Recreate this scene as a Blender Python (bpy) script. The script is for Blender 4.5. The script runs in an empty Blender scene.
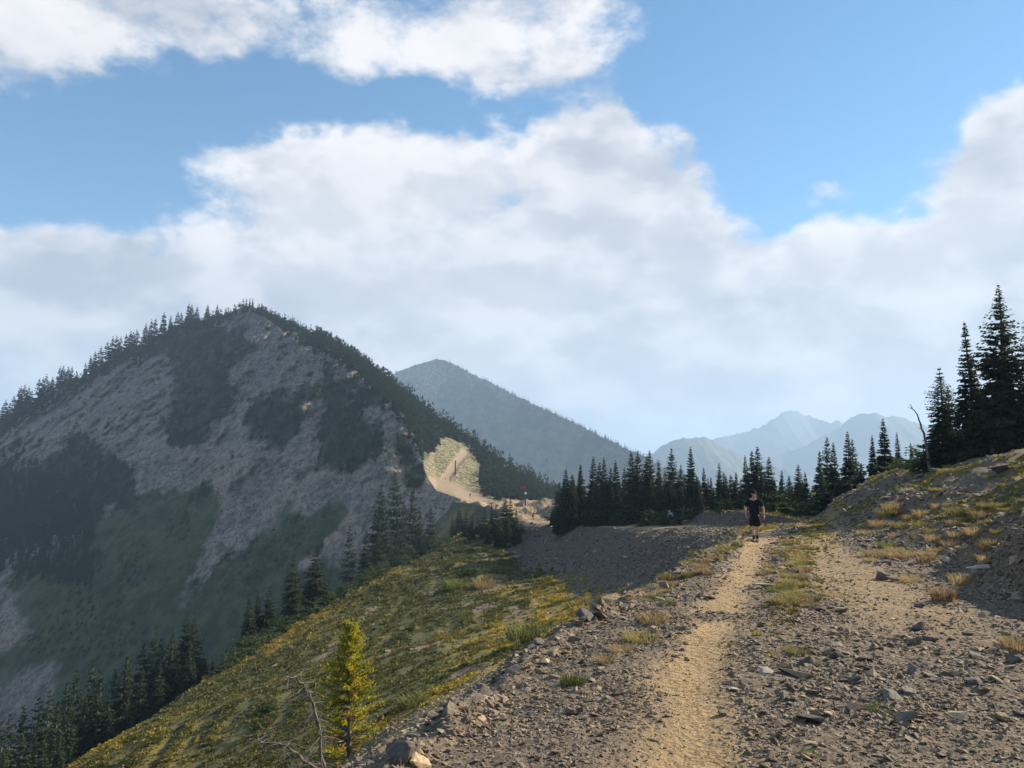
import bpy, bmesh, math, random
import numpy as np
from mathutils import Vector, Matrix
from mathutils.bvhtree import BVHTree
R = math.radians
random.seed(7)
rng = np.random.default_rng(11)
scene = bpy.context.scene
COL = scene.collection
CAMZ, FOC, PITCH = 1.6, 800.0, math.atan(96/800)
cP, sP = math.cos(PITCH), math.sin(PITCH)
SUN_AZ, SUN_EL = R(66), R(30)          # azimuth from +Y towards +X

def ray(px, py):
    """direction (x/y, z/y) through a photo point"""
    u = (np.asarray(px, float)-512)/FOC; v = (384-np.asarray(py, float))/FOC
    den = cP - v*sP
    return u/den, (sP+v*cP)/den
def at(px, py, Y):
    a, t = ray(px, py)
    return a*Y, np.asarray(Y, float)+0*a, CAMZ+t*Y
def proj(x, y, z):
    z = z-CAMZ
    d = y*cP+z*sP; up = z*cP-y*sP
    return 512+FOC*x/d, 384-FOC*up/d

# ---------------------------------------------------------------- noise
def _hash(ix, iy, iz, seed):
    h = (ix.astype(np.int64)*374761393 + iy.astype(np.int64)*668265263 + iz.astype(np.int64)*2147483647 + seed*1274126177) & 0xffffffff
    h = ((h ^ (h >> 13))*1274126177) & 0xffffffff
    h = (h ^ (h >> 16)) & 0xffffffff
    return h
def pn(x, y, seed=0):
    """2-D gradient noise about -1..1"""
    x = np.asarray(x, float); y = np.asarray(y, float)
    ix = np.floor(x); iy = np.floor(y); fx = x-ix; fy = y-iy
    def g(i, j, dx, dy):
        a = _hash(i, j, np.zeros_like(i), seed)/4294967296.0*2*np.pi
        return np.cos(a)*dx+np.sin(a)*dy
    u = fx*fx*fx*(fx*(fx*6-15)+10); v = fy*fy*fy*(fy*(fy*6-15)+10)
    a = g(ix, iy, fx, fy); b = g(ix+1, iy, fx-1, fy)
    c = g(ix, iy+1, fx, fy-1); d = g(ix+1, iy+1, fx-1, fy-1)
    return 1.5*((a+(b-a)*u)+((c+(d-c)*u)-(a+(b-a)*u))*v)
def fbm(x, y, oct=4, seed=0, gain=.5, lac=2.03):
    s = 0; a = 1
    for k in range(oct):
        s = s+a*pn(x, y, seed+k*17); x = x*lac+3.1; y = y*lac+1.7; a *= gain
    return s
def ridged(x, y, oct=4, seed=0):
    s = 0; a = 1
    for k in range(oct):
        s = s+a*(1-2*np.abs(pn(x, y, seed+k*13))); x = x*2.1+5.2; y = y*2.1+2.3; a *= .5
    return s
def sstep(a, b, x):
    t = np.clip((np.asarray(x, float)-a)/(b-a), 0, 1); return t*t*(3-2*t)

def pchip(x, y, xi):
    """monotone cubic; x (n,), y (n,m), xi (k,) -> (k,m)"""
    x = np.asarray(x, float); y = np.asarray(y, float)
    one = y.ndim == 1
    if one: y = y[:, None]
    h = np.diff(x)[:, None]; d = np.diff(y, axis=0)/h
    m = np.zeros_like(y)
    w1 = 2*h[1:]+h[:-1]; w2 = h[1:]+2*h[:-1]
    with np.errstate(divide='ignore', invalid='ignore'):
        mm = (w1+w2)/(w1/d[:-1]+w2/d[1:])
    m[1:-1] = np.where(d[:-1]*d[1:] > 0, mm, 0)
    m[0] = d[0]; m[-1] = d[-1]
    k = np.clip(np.searchsorted(x, xi)-1, 0, len(x)-2)
    hk = h[k]; t = (np.asarray(xi)[:, None]-x[k][:, None])/hk
    t = np.clip(t, 0, 1)
    r = (2*t**3-3*t**2+1)*y[k]+(t**3-2*t**2+t)*hk*m[k]+(-2*t**3+3*t**2)*y[k+1]+(t**3-t**2)*hk*m[k+1]
    return r[:, 0] if one else r

# ---------------------------------------------------------------- objects
def tag(o, label=None, cat=None, group=None, kind=None):
    if label: o['label'] = label
    if cat: o['category'] = cat
    if group: o['group'] = group
    if kind: o['kind'] = kind
    return o
def empty(name, loc=(0, 0, 0), rz=0):
    o = bpy.data.objects.new(name, None); COL.objects.link(o)
    o.location = loc; o.rotation_euler = (0, 0, rz); o.empty_display_size = .3
    return o
def mesh_np(name, V, F, mats, parent=None, smooth=True, mi=None, attrs=None, link=True):
    """V (n,3); F (m,3) or (m,4) or list of such arrays"""
    V = np.asarray(V, np.float32)
    Fs = F if isinstance(F, list) else [F]
    Fs = [np.asarray(f, np.int32) for f in Fs if len(f)]
    me = bpy.data.meshes.new(name)
    me.vertices.add(len(V)); me.vertices.foreach_set('co', V.ravel())
    idx = np.concatenate([f.ravel() for f in Fs])
    tot = np.concatenate([np.full(len(f), f.shape[1], np.int32) for f in Fs])
    st = np.concatenate([[0], np.cumsum(tot)[:-1]]).astype(np.int32)
    me.loops.add(len(idx)); me.loops.foreach_set('vertex_index', idx)
    me.polygons.add(len(tot)); me.polygons.foreach_set('loop_start', st); me.polygons.foreach_set('loop_total', tot)
    if smooth: me.polygons.foreach_set('use_smooth', np.ones(len(tot), bool))
    else: me.polygons.foreach_set('use_smooth', np.zeros(len(tot), bool))
    if mi is not None: me.polygons.foreach_set('material_index', np.asarray(mi, np.int32))
    if attrs:
        for k, a in attrs.items():
            at_ = me.attributes.new(k, 'FLOAT_COLOR', 'POINT')
            c = np.ones((len(V), 4), np.float32); c[:, :a.shape[1]] = a
            at_.data.foreach_set('color', c.ravel())
    for m in (mats if isinstance(mats, (list, tuple)) else [mats]): me.materials.append(m)
    me.update(); me.validate()
    if not link: return me
    o = bpy.data.objects.new(name, me); COL.objects.link(o)
    if parent is not None: o.parent = parent
    return o
def grid_faces(nr, nc):
    i = np.arange(nr*nc, dtype=np.int32).reshape(nr, nc)
    return np.stack([i[:-1, :-1], i[:-1, 1:], i[1:, 1:], i[1:, :-1]], -1).reshape(-1, 4)
def bm_obj(name, bm, mat, parent=None, smooth=True):
    me = bpy.data.meshes.new(name); bm.to_mesh(me); bm.free()
    for p in me.polygons: p.use_smooth = smooth
    me.materials.append(mat)
    o = bpy.data.objects.new(name, me); COL.objects.link(o)
    if parent is not None: o.parent = parent
    return o
def copy_tree(o, parent=None):
    c = o.copy(); COL.objects.link(c); c.parent = parent
    for ch in o.children: copy_tree(ch, c)
    return c
def tube_np(pts, rad, n=6, cap=True):
    """swept tube -> V, F(quads)"""
    pts = np.asarray(pts, float); k = len(pts); rad = np.broadcast_to(rad, (k,))
    T = np.gradient(pts, axis=0); T /= np.linalg.norm(T, axis=1)[:, None]+1e-9
    ref = np.where(np.abs(T[:, 2:3]) < .9, [[0, 0, 1.]], [[1., 0, 0]])
    A = np.cross(T, ref); A /= np.linalg.norm(A, axis=1)[:, None]+1e-9
    B = np.cross(T, A)
    a = np.arange(n)*2*np.pi/n
    V = pts[:, None]+rad[:, None, None]*(np.cos(a)[None, :, None]*A[:, None]+np.sin(a)[None, :, None]*B[:, None])
    V = V.reshape(-1, 3)
    i = np.arange(k*n).reshape(k, n); j = np.roll(i, -1, 1)
    F = np.stack([i[:-1], j[:-1], j[1:], i[1:]], -1).reshape(-1, 4)
    return V, F
class MB:
    """collects vertex/face arrays"""
    def __init__(s): s.V = []; s.F = {3: [], 4: []}; s.n = 0
    def add(s, V, F):
        V = np.asarray(V, float); F = np.asarray(F, int)
        s.V.append(V); s.F[F.shape[1]].append(F+s.n); s.n += len(V)
    def tube(s, pts, rad, n=6): s.add(*tube_np(pts, rad, n))
    def box(s, c, h, M=None):
        v = np.array([[x, y, z] for x in (-1, 1) for y in (-1, 1) for z in (-1, 1)], float)*np.asarray(h)/2
        if M is not None: v = v@np.asarray(M).T
        v = v+np.asarray(c)
        s.add(v, [[0, 1, 3, 2], [4, 6, 7, 5], [0, 4, 5, 1], [2, 3, 7, 6], [0, 2, 6, 4], [1, 5, 7, 3]])
    def arrays(s):
        return np.concatenate(s.V), [np.concatenate(s.F[k]) for k in (3, 4) if s.F[k]]
    def build(s, name, mat, parent=None, smooth=True, link=True):
        V, F = s.arrays(); return mesh_np(name, V, F, mat, parent, smooth, link=link)

# ---------------------------------------------------------------- node helpers
class NT:
    def __init__(s, tree): s.t = tree; s.l = tree.links
    def n(s, typ, **kw):
        nd = s.t.nodes.new(typ)
        ins = kw.pop('ins', {})
        for k, v in kw.items(): setattr(nd, k, v)
        for k, v in ins.items():
            if isinstance(v, bpy.types.NodeSocket): s.l.new(v, nd.inputs[k])
            else: nd.inputs[k].default_value = v
        return nd
    def math(s, op, a, b=None, c=None, clamp=False):
        nd = s.t.nodes.new('ShaderNodeMath'); nd.operation = op; nd.use_clamp = clamp
        for i, v in enumerate((a, b, c)):
            if v is None: continue
            if isinstance(v, bpy.types.NodeSocket): s.l.new(v, nd.inputs[i])
            else: nd.inputs[i].default_value = v
        return nd.outputs[0]
    def mix(s, f, a, b, blend='MIX'):
        nd = s.t.nodes.new('ShaderNodeMix'); nd.data_type = 'RGBA'; nd.blend_type = blend
        for i, v in ((0, f), (6, a), (7, b)):
            if isinstance(v, bpy.types.NodeSocket): s.l.new(v, nd.inputs[i])
            else: nd.inputs[i].default_value = v if i == 0 else (tuple(v)+(1,))[:4]
        return nd.outputs[2]
    def noise(s, vec, scale, detail=4, rough=.55, dist=0):
        nd = s.n('ShaderNodeTexNoise', ins={'Scale': scale, 'Detail': detail, 'Roughness': rough, 'Distortion': dist})
        if vec is not None: s.l.new(vec, nd.inputs['Vector'])
        return nd.outputs['Fac']
    def ramp(s, f, a, b, lo=0., hi=1.):
        nd = s.n('ShaderNodeMapRange', interpolation_type='SMOOTHSTEP', ins={1: a, 2: b, 3: lo, 4: hi})
        s.l.new(f, nd.inputs[0]); return nd.outputs[0]
def material(name):
    m = bpy.data.materials.new(name); m.use_nodes = True
    nt = NT(m.node_tree); b = m.node_tree.nodes['Principled BSDF']
    b.inputs['Roughness'].default_value = .9
    b.inputs['Specular IOR Level'].default_value = .2
    return m, nt, b
def plain(name, col, rough=.8, var=.25, scale=8., spec=.2, metal=0):
    m, nt, b = material(name)
    tc = nt.n('ShaderNodeTexCoord').outputs['Object']
    f = nt.noise(tc, scale, 5)
    c = nt.mix(nt.ramp(f, .3, .7), [x*(1-var) for x in col], [min(1, x*(1+var)) for x in col])
    nt.l.new(c, b.inputs['Base Color']); b.inputs['Roughness'].default_value = rough
    b.inputs['Specular IOR Level'].default_value = spec; b.inputs['Metallic'].default_value = metal
    return m
LOW = False
EXPO, SKYSAT, CLOUDK, HAZE, HAZECOL, SKYSTR = 1.1, 1.2, .66, .00020, (.54, .74, 1.), .0675
# ================================================================ camera, sun, sky
cam = bpy.data.objects.new('camera', bpy.data.cameras.new('camera')); COL.objects.link(cam)
cam.location = (0, 0, CAMZ); cam.rotation_euler = (math.pi/2+PITCH, 0, 0)
cam.data.sensor_width = 36; cam.data.lens = 36*FOC/1024
cam.data.clip_start = .05; cam.data.clip_end = 60000
scene.camera = cam
sun = bpy.data.objects.new('sun', bpy.data.lights.new('sun', 'SUN')); COL.objects.link(sun)
sun.data.energy = 5.0; sun.data.angle = R(.6); sun.data.color = (1, .87, .68)
sd = Vector((math.cos(SUN_EL)*math.sin(SUN_AZ), math.cos(SUN_EL)*math.cos(SUN_AZ), math.sin(SUN_EL)))
sun.rotation_euler = sd.to_track_quat('Z', 'Y').to_euler()
scene.view_settings.view_transform = 'Standard'; scene.view_settings.look = 'None'
scene.view_settings.exposure = EXPO; scene.view_settings.gamma = 1
cy = scene.cycles
cy.use_denoising = True
cy.max_bounces = 6; cy.diffuse_bounces = 2; cy.glossy_bounces = 2; cy.transmission_bounces = 2
cy.volume_bounces = 1; cy.transparent_max_bounces = 6
try: cy.denoising_prefilter = 'ACCURATE'
except Exception: pass

world = bpy.data.worlds.new('World'); scene.world = world; world.use_nodes = True
wt = world.node_tree
for n in list(wt.nodes): wt.nodes.remove(n)
W = NT(wt)
# clouds live in the sky as a function of direction (azimuth from north, elevation)
def azel(px, py):
    a, t = ray(px, py); return math.atan(a), math.atan(t/math.hypot(1, a))
def cloud_group():
    g = bpy.data.node_groups.new('cloud_density', 'ShaderNodeTree')
    g.interface.new_socket('Dir', in_out='INPUT', socket_type='NodeSocketVector')
    g.interface.new_socket('D', in_out='OUTPUT', socket_type='NodeSocketFloat')
    G = NT(g); gi = g.nodes.new('NodeGroupInput'); go = g.nodes.new('NodeGroupOutput')
    nrm = G.n('ShaderNodeVectorMath', operation='NORMALIZE', ins={0: gi.outputs[0]}).outputs[0]
    # domain warp for ragged edges
    wn = G.n('ShaderNodeTexNoise', ins={'Vector': nrm, 'Scale': 9., 'Detail': 3., 'Roughness': .62})
    off = G.n('ShaderNodeVectorMath', operation='SUBTRACT', ins={0: wn.outputs['Color'], 1: (.5, .5, .5)}).outputs[0]
    off = G.n('ShaderNodeVectorMath', operation='SCALE', ins={0: off, 'Scale': .10}).outputs[0]
    wv = G.n('ShaderNodeVectorMath', operation='ADD', ins={0: nrm, 1: off}).outputs[0]
    sx = G.n('ShaderNodeSeparateXYZ', ins={0: wv})
    az = G.math('ARCTAN2', sx.outputs[0], sx.outputs[1])
    el = G.math('ARCSINE', G.math('MAXIMUM', G.math('MINIMUM', sx.outputs[2], .999), -.999))
    tot = None
    for (px, py, rx, ry, amp) in CLOUDS:
        a0, e0 = azel(px, py)
        dx = G.math('MULTIPLY', G.math('SUBTRACT', az, a0), FOC/rx)
        dy = G.math('MULTIPLY', G.math('SUBTRACT', el, e0), FOC/ry)
        q = G.math('ADD', G.math('MULTIPLY', dx, dx), G.math('MULTIPLY', dy, dy))
        q = G.math('EXPONENT', G.math('MULTIPLY', q, -.7))
        tot = G.math('MULTIPLY', q, amp) if tot is None else G.math('MULTIPLY_ADD', q, amp, tot)
    # general cloud cover for the rest of the sky
    gen = G.noise(nrm, 2.2, 3)
    back = G.math('GREATER_THAN', G.math('ABSOLUTE', az), .85)
    tot = G.math('ADD', tot, G.math('MULTIPLY', back, G.ramp(gen, .42, .65, 0, .9)))
    st = G.n('ShaderNodeVectorMath', operation='MULTIPLY', ins={0: nrm, 1: (1, 1, 1.7)}).outputs[0]
    n1 = G.noise(st, 9., 7, .6)
    n2 = G.noise(st, 34., 4, .62)
    st2 = G.n('ShaderNodeVectorMath', operation='ADD', ins={0: st, 1: (.030, .0, .06)}).outputs[0]
    n3 = G.noise(st2, 9., 3, .6)
    d = G.math('ADD', tot, G.math('MULTIPLY', G.math('SUBTRACT', n1, .5), 1.9))
    d = G.math('ADD', d, G.math('MULTIPLY', G.math('SUBTRACT', n2, .5), .7))
    g.interface.new_socket('L', in_out='OUTPUT', socket_type='NodeSocketFloat')
    lt = G.math('MULTIPLY', G.math('SUBTRACT', n1, n3), 2.5)
    g.links.new(d, go.inputs[0]); g.links.new(lt, go.inputs[1]); return g
CLOUDS = [
 (50, 0, 190, 55, .85), (85, 60, 60, 26, .5), (215, 10, 90, 50, .6),
 (520, 0, 150, 66, .88), (500, 62, 80, 26, .45), (345, 50, 45, 35, .4), (765, 5, 55, 26, .55),
 (280, 165, 75, 34, .8), (360, 160, 70, 38, .8), (440, 175, 50, 30, .6), (600, 165, 90, 50, 1.0), (615, 122, 30, 26, .6), (560, 155, 60, 30, .5), (680, 180, 30, 40, .4),
 (300, 245, 130, 45, .8), (470, 260, 140, 55, .9), (640, 250, 70, 60, .8),
 (10, 300, 80, 50, .9), (130, 315, 130, 50, .9), (400, 350, 420, 85, 1.3), (700, 345, 300, 75, 1.0), (940, 325, 260, 80, .95),
 (838, 182, 40, 17, .85), (995, 158, 42, 30, 1.0), (1015, 115, 22, 20, .6), (930, 262, 90, 26, .7), (1070, 235, 80, 60, .9),
 (520, 470, 1200, 60, 1.2), (1250, 200, 200, 200, .8), (-250, 250, 220, 140, .6), (-100, 20, 120, 60, .5),
 (300, 20, 40, 40, -.5), (690, 40, 60, 60, -.5), (90, 175, 120, 60, -.7), (800, 100, 150, 60, -.6), (760, 215, 45, 45, -.7), (515, 200, 35, 18, -.2), (250, 95, 200, 28, -.6), (900, 60, 130, 50, -.6), (890, 195, 45, 45, -.5), (130, 235, 110, 22, -.4),
]
cg = cloud_group()
tc = W.n('ShaderNodeTexCoord').outputs['Generated']
dn = wt.nodes.new('ShaderNodeGroup'); dn.node_tree = cg; wt.links.new(tc, dn.inputs[0]); D0 = dn.outputs[0]
sky = W.n('ShaderNodeTexSky', sky_type='NISHITA', sun_disc=False, sun_elevation=SUN_EL, sun_rotation=SUN_AZ,
          altitude=1800., air_density=1.0, dust_density=.4, ozone_density=2.)
skyc = W.n('ShaderNodeHueSaturation', ins={'Hue': .488, 'Saturation': SKYSAT, 'Value': 1.25, 'Color': sky.outputs[0]}).outputs[0]
alpha = W.ramp(D0, .36, 1.05, 0, .97)
lit = W.ramp(W.math('ADD', dn.outputs[1], W.math('MULTIPLY', W.math('SUBTRACT', 1.1, D0), .08)), -.40, .40)
thick = W.ramp(D0, .6, 2.2)
stv = W.n('ShaderNodeVectorMath', operation='MULTIPLY', ins={0: tc, 1: (1, 1, 1.9)}).outputs[0]
soft = W.noise(stv, 3.6, 4, .55)
lit2 = W.math('ADD', W.math('MULTIPLY', lit, .6), W.math('MULTIPLY', W.ramp(soft, .3, .68), .55), clamp=True)
lit2 = W.math('MULTIPLY', lit2, W.math('SUBTRACT', 1.12, W.math('MULTIPLY', thick, .35)), clamp=True)
k = CLOUDK
cc = W.mix(lit2, (5.2*k, 5.5*k, 6.3*k), (10.9*k, 10.5*k, 10.4*k))
final = W.mix(alpha, skyc, cc)
bg = W.n('ShaderNodeBackground', ins={'Color': final, 'Strength': SKYSTR})
wo = W.n('ShaderNodeOutputWorld'); wt.links.new(bg.outputs[0], wo.inputs[0])
try:
    world.cycles.sampling_method = 'MANUAL'; world.cycles.sample_map_resolution = 256
except Exception: pass

# ================================================================ near ridge (lofted feature lines)
def P(px, py): return ('p', px, py)
SL = [-12, 0, 4.5, 7, 10, 14, 20, 27, 35, 45, 60, 80, 105, 135, 165, 200, 250]
Lr = [(-26, -15), (-26, -15), (-26, -15), (-26, -15), (-26, -15), (-26, -15), (-26, -15), (-26, -15.1), (-26, -15.2),
      P(78, 764), P(177, 707), P(270, 642), P(380, 579), P(455, 539), P(482, 523), P(485, 514), P(450, 508)]
Er = [(-6, .7), (-2.4, .1), P(398, 772), P(505, 680), P(603, 614), P(680, 575), P(718, 553), P(737, 541), P(740, 534),
      P(737, 531), P(700, 531), P(650, 529), P(590, 527), P(527, 522), P(505, 513), P(490, 508), P(452, 501)]
Tr = [(-4.1, .5), (-.5, .08), P(690, 768), P(697, 662), P(727, 606), P(745, 572), P(752, 553), P(757, 542), P(764, 533),
      P(768, 524), P(752, 513), P(715, 511), P(645, 509), P(572, 508), P(556, 503), P(540, 501), P(500, 502)]
RRr = [(1, .6), (3.6, .2), (4.7, .1), (5.0, .12), P(985, 603), P(925, 572), P(880, 551), P(848, 538), P(828, 529),
       P(812, 523), P(800, 516), P(770, 513), P(705, 510), P(640, 511), P(600, 508), P(575, 507), P(540, 506)]
H1r = [(6, 2.4), (7.5, 1.8), (8.4, .75), (8.6, .8), P(1120, 548), P(1040, 530), P(1000, 506), P(945, 500), P(900, 494),
       P(852, 506), P(838, 514), (27, -2.2), (28, -3.8), (24, -6), (20, -8), (14, -10), (6, -13)]
H2r = [(20, 7.5), (20, 7), (20, 6.8), (20, 6.5), (20, 6.0), (20, 4.9), P(1150, 434), P(1040, 456), P(985, 467),
       P(930, 472), P(872, 494), (35, -2.6), (40, -6), (40, -10), (38, -15), (32, -20), (24, -26)]
def res(f, Y):
    if f[0] == 'p':
        a = at(f[1], f[2], Y); return float(a[0]), float(a[2])
    return f
ctrl = np.zeros((len(SL), 12, 2))
for i, Y in enumerate(SL):
    L, E, T, RR, H1, H2 = [res(f[i], Y) for f in (Lr, Er, Tr, RRr, H1r, H2r)]
    if Y < 40: RE = ((E[0]*.45+T[0]*.55), E[1]*.45+T[1]*.55+.02)
    elif Y < 140: RE = (E[0]+4.0, E[1]+.42)
    else: RE = ((E[0]*.5+T[0]*.5), E[1]*.5+T[1]*.5)
    o, dz = (6., 3.4) if Y < 40 else ((8., 5.0) if Y < 110 else (min(5., (E[0]-L[0])*.4), .45*(E[1]-L[1])+.2))
    if Y >= 135: dz = .5*(E[1]-L[1])
    E2 = (E[0]-o, E[1]-dz)
    M = ((E2[0]+L[0])/2, (E2[1]+L[1])/2+(.6 if 40 < Y < 130 else .2))
    B1 = (L[0]-25, L[1]-23); B0 = (L[0]-260, L[1]-190)
    up = 10 if Y < 40 else (2 if Y < 60 else -35)
    FR = (H2[0]+60, H2[1]+up)
    H15 = ((H1[0]+H2[0])/2, (H1[1]+H2[1])/2+(.25 if Y < 60 else .6))
    ctrl[i] = [B0, B1, L, M, E2, E, RE, T, RR, H1, H15, H2] if False else [B0, B1, L, M, E2, E, RE, T, RR, H1, H2, FR]
lg = np.log(np.array(SL)+22.)
rows = np.concatenate([np.linspace(-12, 2.8, 36)[:-1], np.exp(np.linspace(math.log(2.8), math.log(250), 640))])
if LOW: rows = rows[::2]
flat = pchip(lg, ctrl.reshape(len(SL), -1), np.log(rows+22.)).reshape(len(rows), 12, 2)
ncol = [8, 26, 150, 130, 120, 110, 90, 90, 110, 110, 24]
if LOW: ncol = [c//2 for c in ncol]
s = np.concatenate([np.linspace(i, i+1, c, endpoint=False) for i, c in enumerate(ncol)]+[[11.]])
GX = np.zeros((len(rows), len(s))); GZ = np.zeros_like(GX)
for r in range(len(rows)):
    q = pchip(np.arange(12.), flat[r], s); GX[r] = q[:, 0]; GZ[r] = q[:, 1]
GX = np.maximum.accumulate(GX+np.arange(len(s))*1e-6, axis=1)
# smooth the table along the ridge a little
GY = np.repeat(rows[:, None], len(s), 1)
S = np.repeat(s[None], len(rows), 0)
def bump(c, w): return np.exp(-((S-c)/w)**2)
far = sstep(2, 60, GY)
slopeL = sstep(5.05, 4.4, S)*sstep(.2, 2.2, S)
hillR = sstep(8.1, 8.7, S)*sstep(80, 50, GY)
road = sstep(4.95, 5.2, S)*sstep(8.3, 8.0, S)
# colour zones -------------------------------------------------
xr, yr = GX, GY
wob = fbm(xr*.5, yr*.35, 4, 5)
# trodden line of the trail
tw = np.interp(rows, [0, 4.5, 7, 10, 12.5, 20, 27, 40], [.36, .35, .28, .34, .33, .45, .62, .8])[:, None]
tx = pchip(lg, ctrl[:, 7, 0], np.log(rows+22.))[:, None]
trail = np.exp(-np.abs((GX-tx+.14*wob+.05*fbm(xr*3, yr*2.2, 3, 9))/tw)**2.6)*sstep(48, 38, GY)*sstep(.25, .6, 1+.5*fbm(xr*1.3, yr*.9, 3, 8)*1.0-.55*np.exp(-((GY-9.5+.5*wob)/.5)**2))
r2x = pchip(np.log(np.array([-12, 4.5, 7, 10, 14, 20, 27, 40, 60])+22.), np.array([4.5, 3.6, 3.8, 4.7, 5.8, 7.6, 9.9, 15.2, 20.5]), np.log(np.minimum(rows, 60)+22.))[:, None]
rut2 = np.exp(-((GX-r2x)/(.55+.02*GY))**4)*sstep(50, 40, GY)*sstep(6, 10, GY)
rx_ = (GX-tx)
farroad = sstep(5.02, 5.15, S)*sstep(6.0, 5.9, S)*sstep(42, 50, GY)
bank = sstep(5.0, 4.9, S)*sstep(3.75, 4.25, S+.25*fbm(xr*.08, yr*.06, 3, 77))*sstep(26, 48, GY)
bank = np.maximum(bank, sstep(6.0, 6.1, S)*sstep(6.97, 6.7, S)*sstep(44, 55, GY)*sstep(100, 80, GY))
vegS = slopeL*(1-bank)*sstep(5.0, 4.7, S-.25*wob)
vegS *= (1-.75*np.exp(-((S-4.55)/.45)**2)*sstep(26, 45, GY))
vegS *= sstep(-.5, .25, fbm(xr*.16, yr*.10, 4, 21)+.25+.5*sstep(3.9, 2.5, S))
median = np.exp(-((GX-(tx+.17+.058*GY))/(.20+.013*GY))**2)*sstep(5, 12, GY)*sstep(55, 42, GY)
edgeg = np.exp(-((S-5.25)/.22)**2)*sstep(10, 17, GY)*sstep(60, 50, GY)
topveg = sstep(6.6, 7.1, S)*sstep(48, 56, GY)
vegR = hillR*sstep(.0, .45, fbm(xr*.35, yr*.22, 4, 31)+.15)*sstep(6, 14, GY)
veg = np.clip(vegS+.75*median*sstep(-.4, .5, wob+.2)+.8*edgeg*sstep(-.3, .4, wob+.1)+.7*vegR+.55*topveg, 0, 1)
dirt = np.clip(trail+.55*rut2+1.*farroad*sstep(-.6, .4, wob)+.5*sstep(130, 150, GY)*road*sstep(-.15, .3, fbm(xr*.3, yr*.12, 4, 87)+.5*np.exp(-((S-6.1)/.5)**2)-.1), 0, 1)
dirtR = np.exp(-((S-8.25)/.16)**2)*sstep(9.5, 7.5, GY)     # bare reddish soil at the hill foot
# displacement --------------------------------------------------
z = GZ.copy()
z += slopeL*(.30*fbm(xr*.12, yr*.08, 4, 41)+.10*fbm(xr*.8, yr*.5, 3, 43)*sstep(120, 40, GY))
el_ = GZ+.35*fbm(xr*.25, yr*.12, 3, 51)
terr = np.abs(((el_/.62) % 1)-.35)                          # small steps along the contour
z += slopeL*vegS*(.30*(terr-.3))*sstep(3, 12, GY)*sstep(150, 90, GY)*(.6+.6*fbm(xr*.2, yr*.15, 2, 53))
z += hillR*(.28*ridged(xr*.33, yr*.28, 5, 61)-.12+.55*fbm(xr*.12, yr*.1, 3, 63))*sstep(3, 8, GY)
z += bank*(.12*fbm(xr*.7, yr*.4, 3, 67)+.25*fbm(xr*.15, yr*.1, 3, 69))
z += road*sstep(0, 3, GY)*(.030*fbm(xr*.8, yr*.7, 3, 71)+.016*fbm(xr*4, yr*4, 3, 73)*(1-.7*trail))*sstep(60, 40, GY)
z += road*sstep(130, 160, GY)*(1.0*fbm(xr*.2, yr*.07, 4, 88))
z -= .035*trail+.03*rut2
z += .05*median
z += .10*np.exp(-((S-5.0)/.10)**2)*(.5+fbm(xr*1.5, yr*1.2, 3, 79))*sstep(60, 30, GY)
GZf = z
veg = veg*np.where(S < 5, .6+.4*sstep(.12, .4, terr), 1)
zones = np.stack([dirt, veg, bank], -1).reshape(-1, 3)
# seasonal tint: 0 olive/green .. 1 yellow/ochre on the open slope
tint = np.clip(.5+.55*fbm(xr*.07, yr*.05, 3, 91)+.35*fbm(xr*.5, yr*.4, 3, 93), 0, 1)
goldband = np.exp(-((S-4.2)/.75)**2)*sstep(110, 60, GY)*sstep(-.5, .2, fbm(xr*.1, yr*.07, 3, 95)+.1)
tint = np.clip(tint*.75+.85*goldband-.2*np.exp(-((S-3.2)/.7)**2), 0, 1)
tint = np.where(S > 5, np.clip(.55+.5*wob, 0, 1), tint)
zones2 = np.stack([tint, dirtR*np.ones_like(tint), hillR], -1).reshape(-1, 3)

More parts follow.
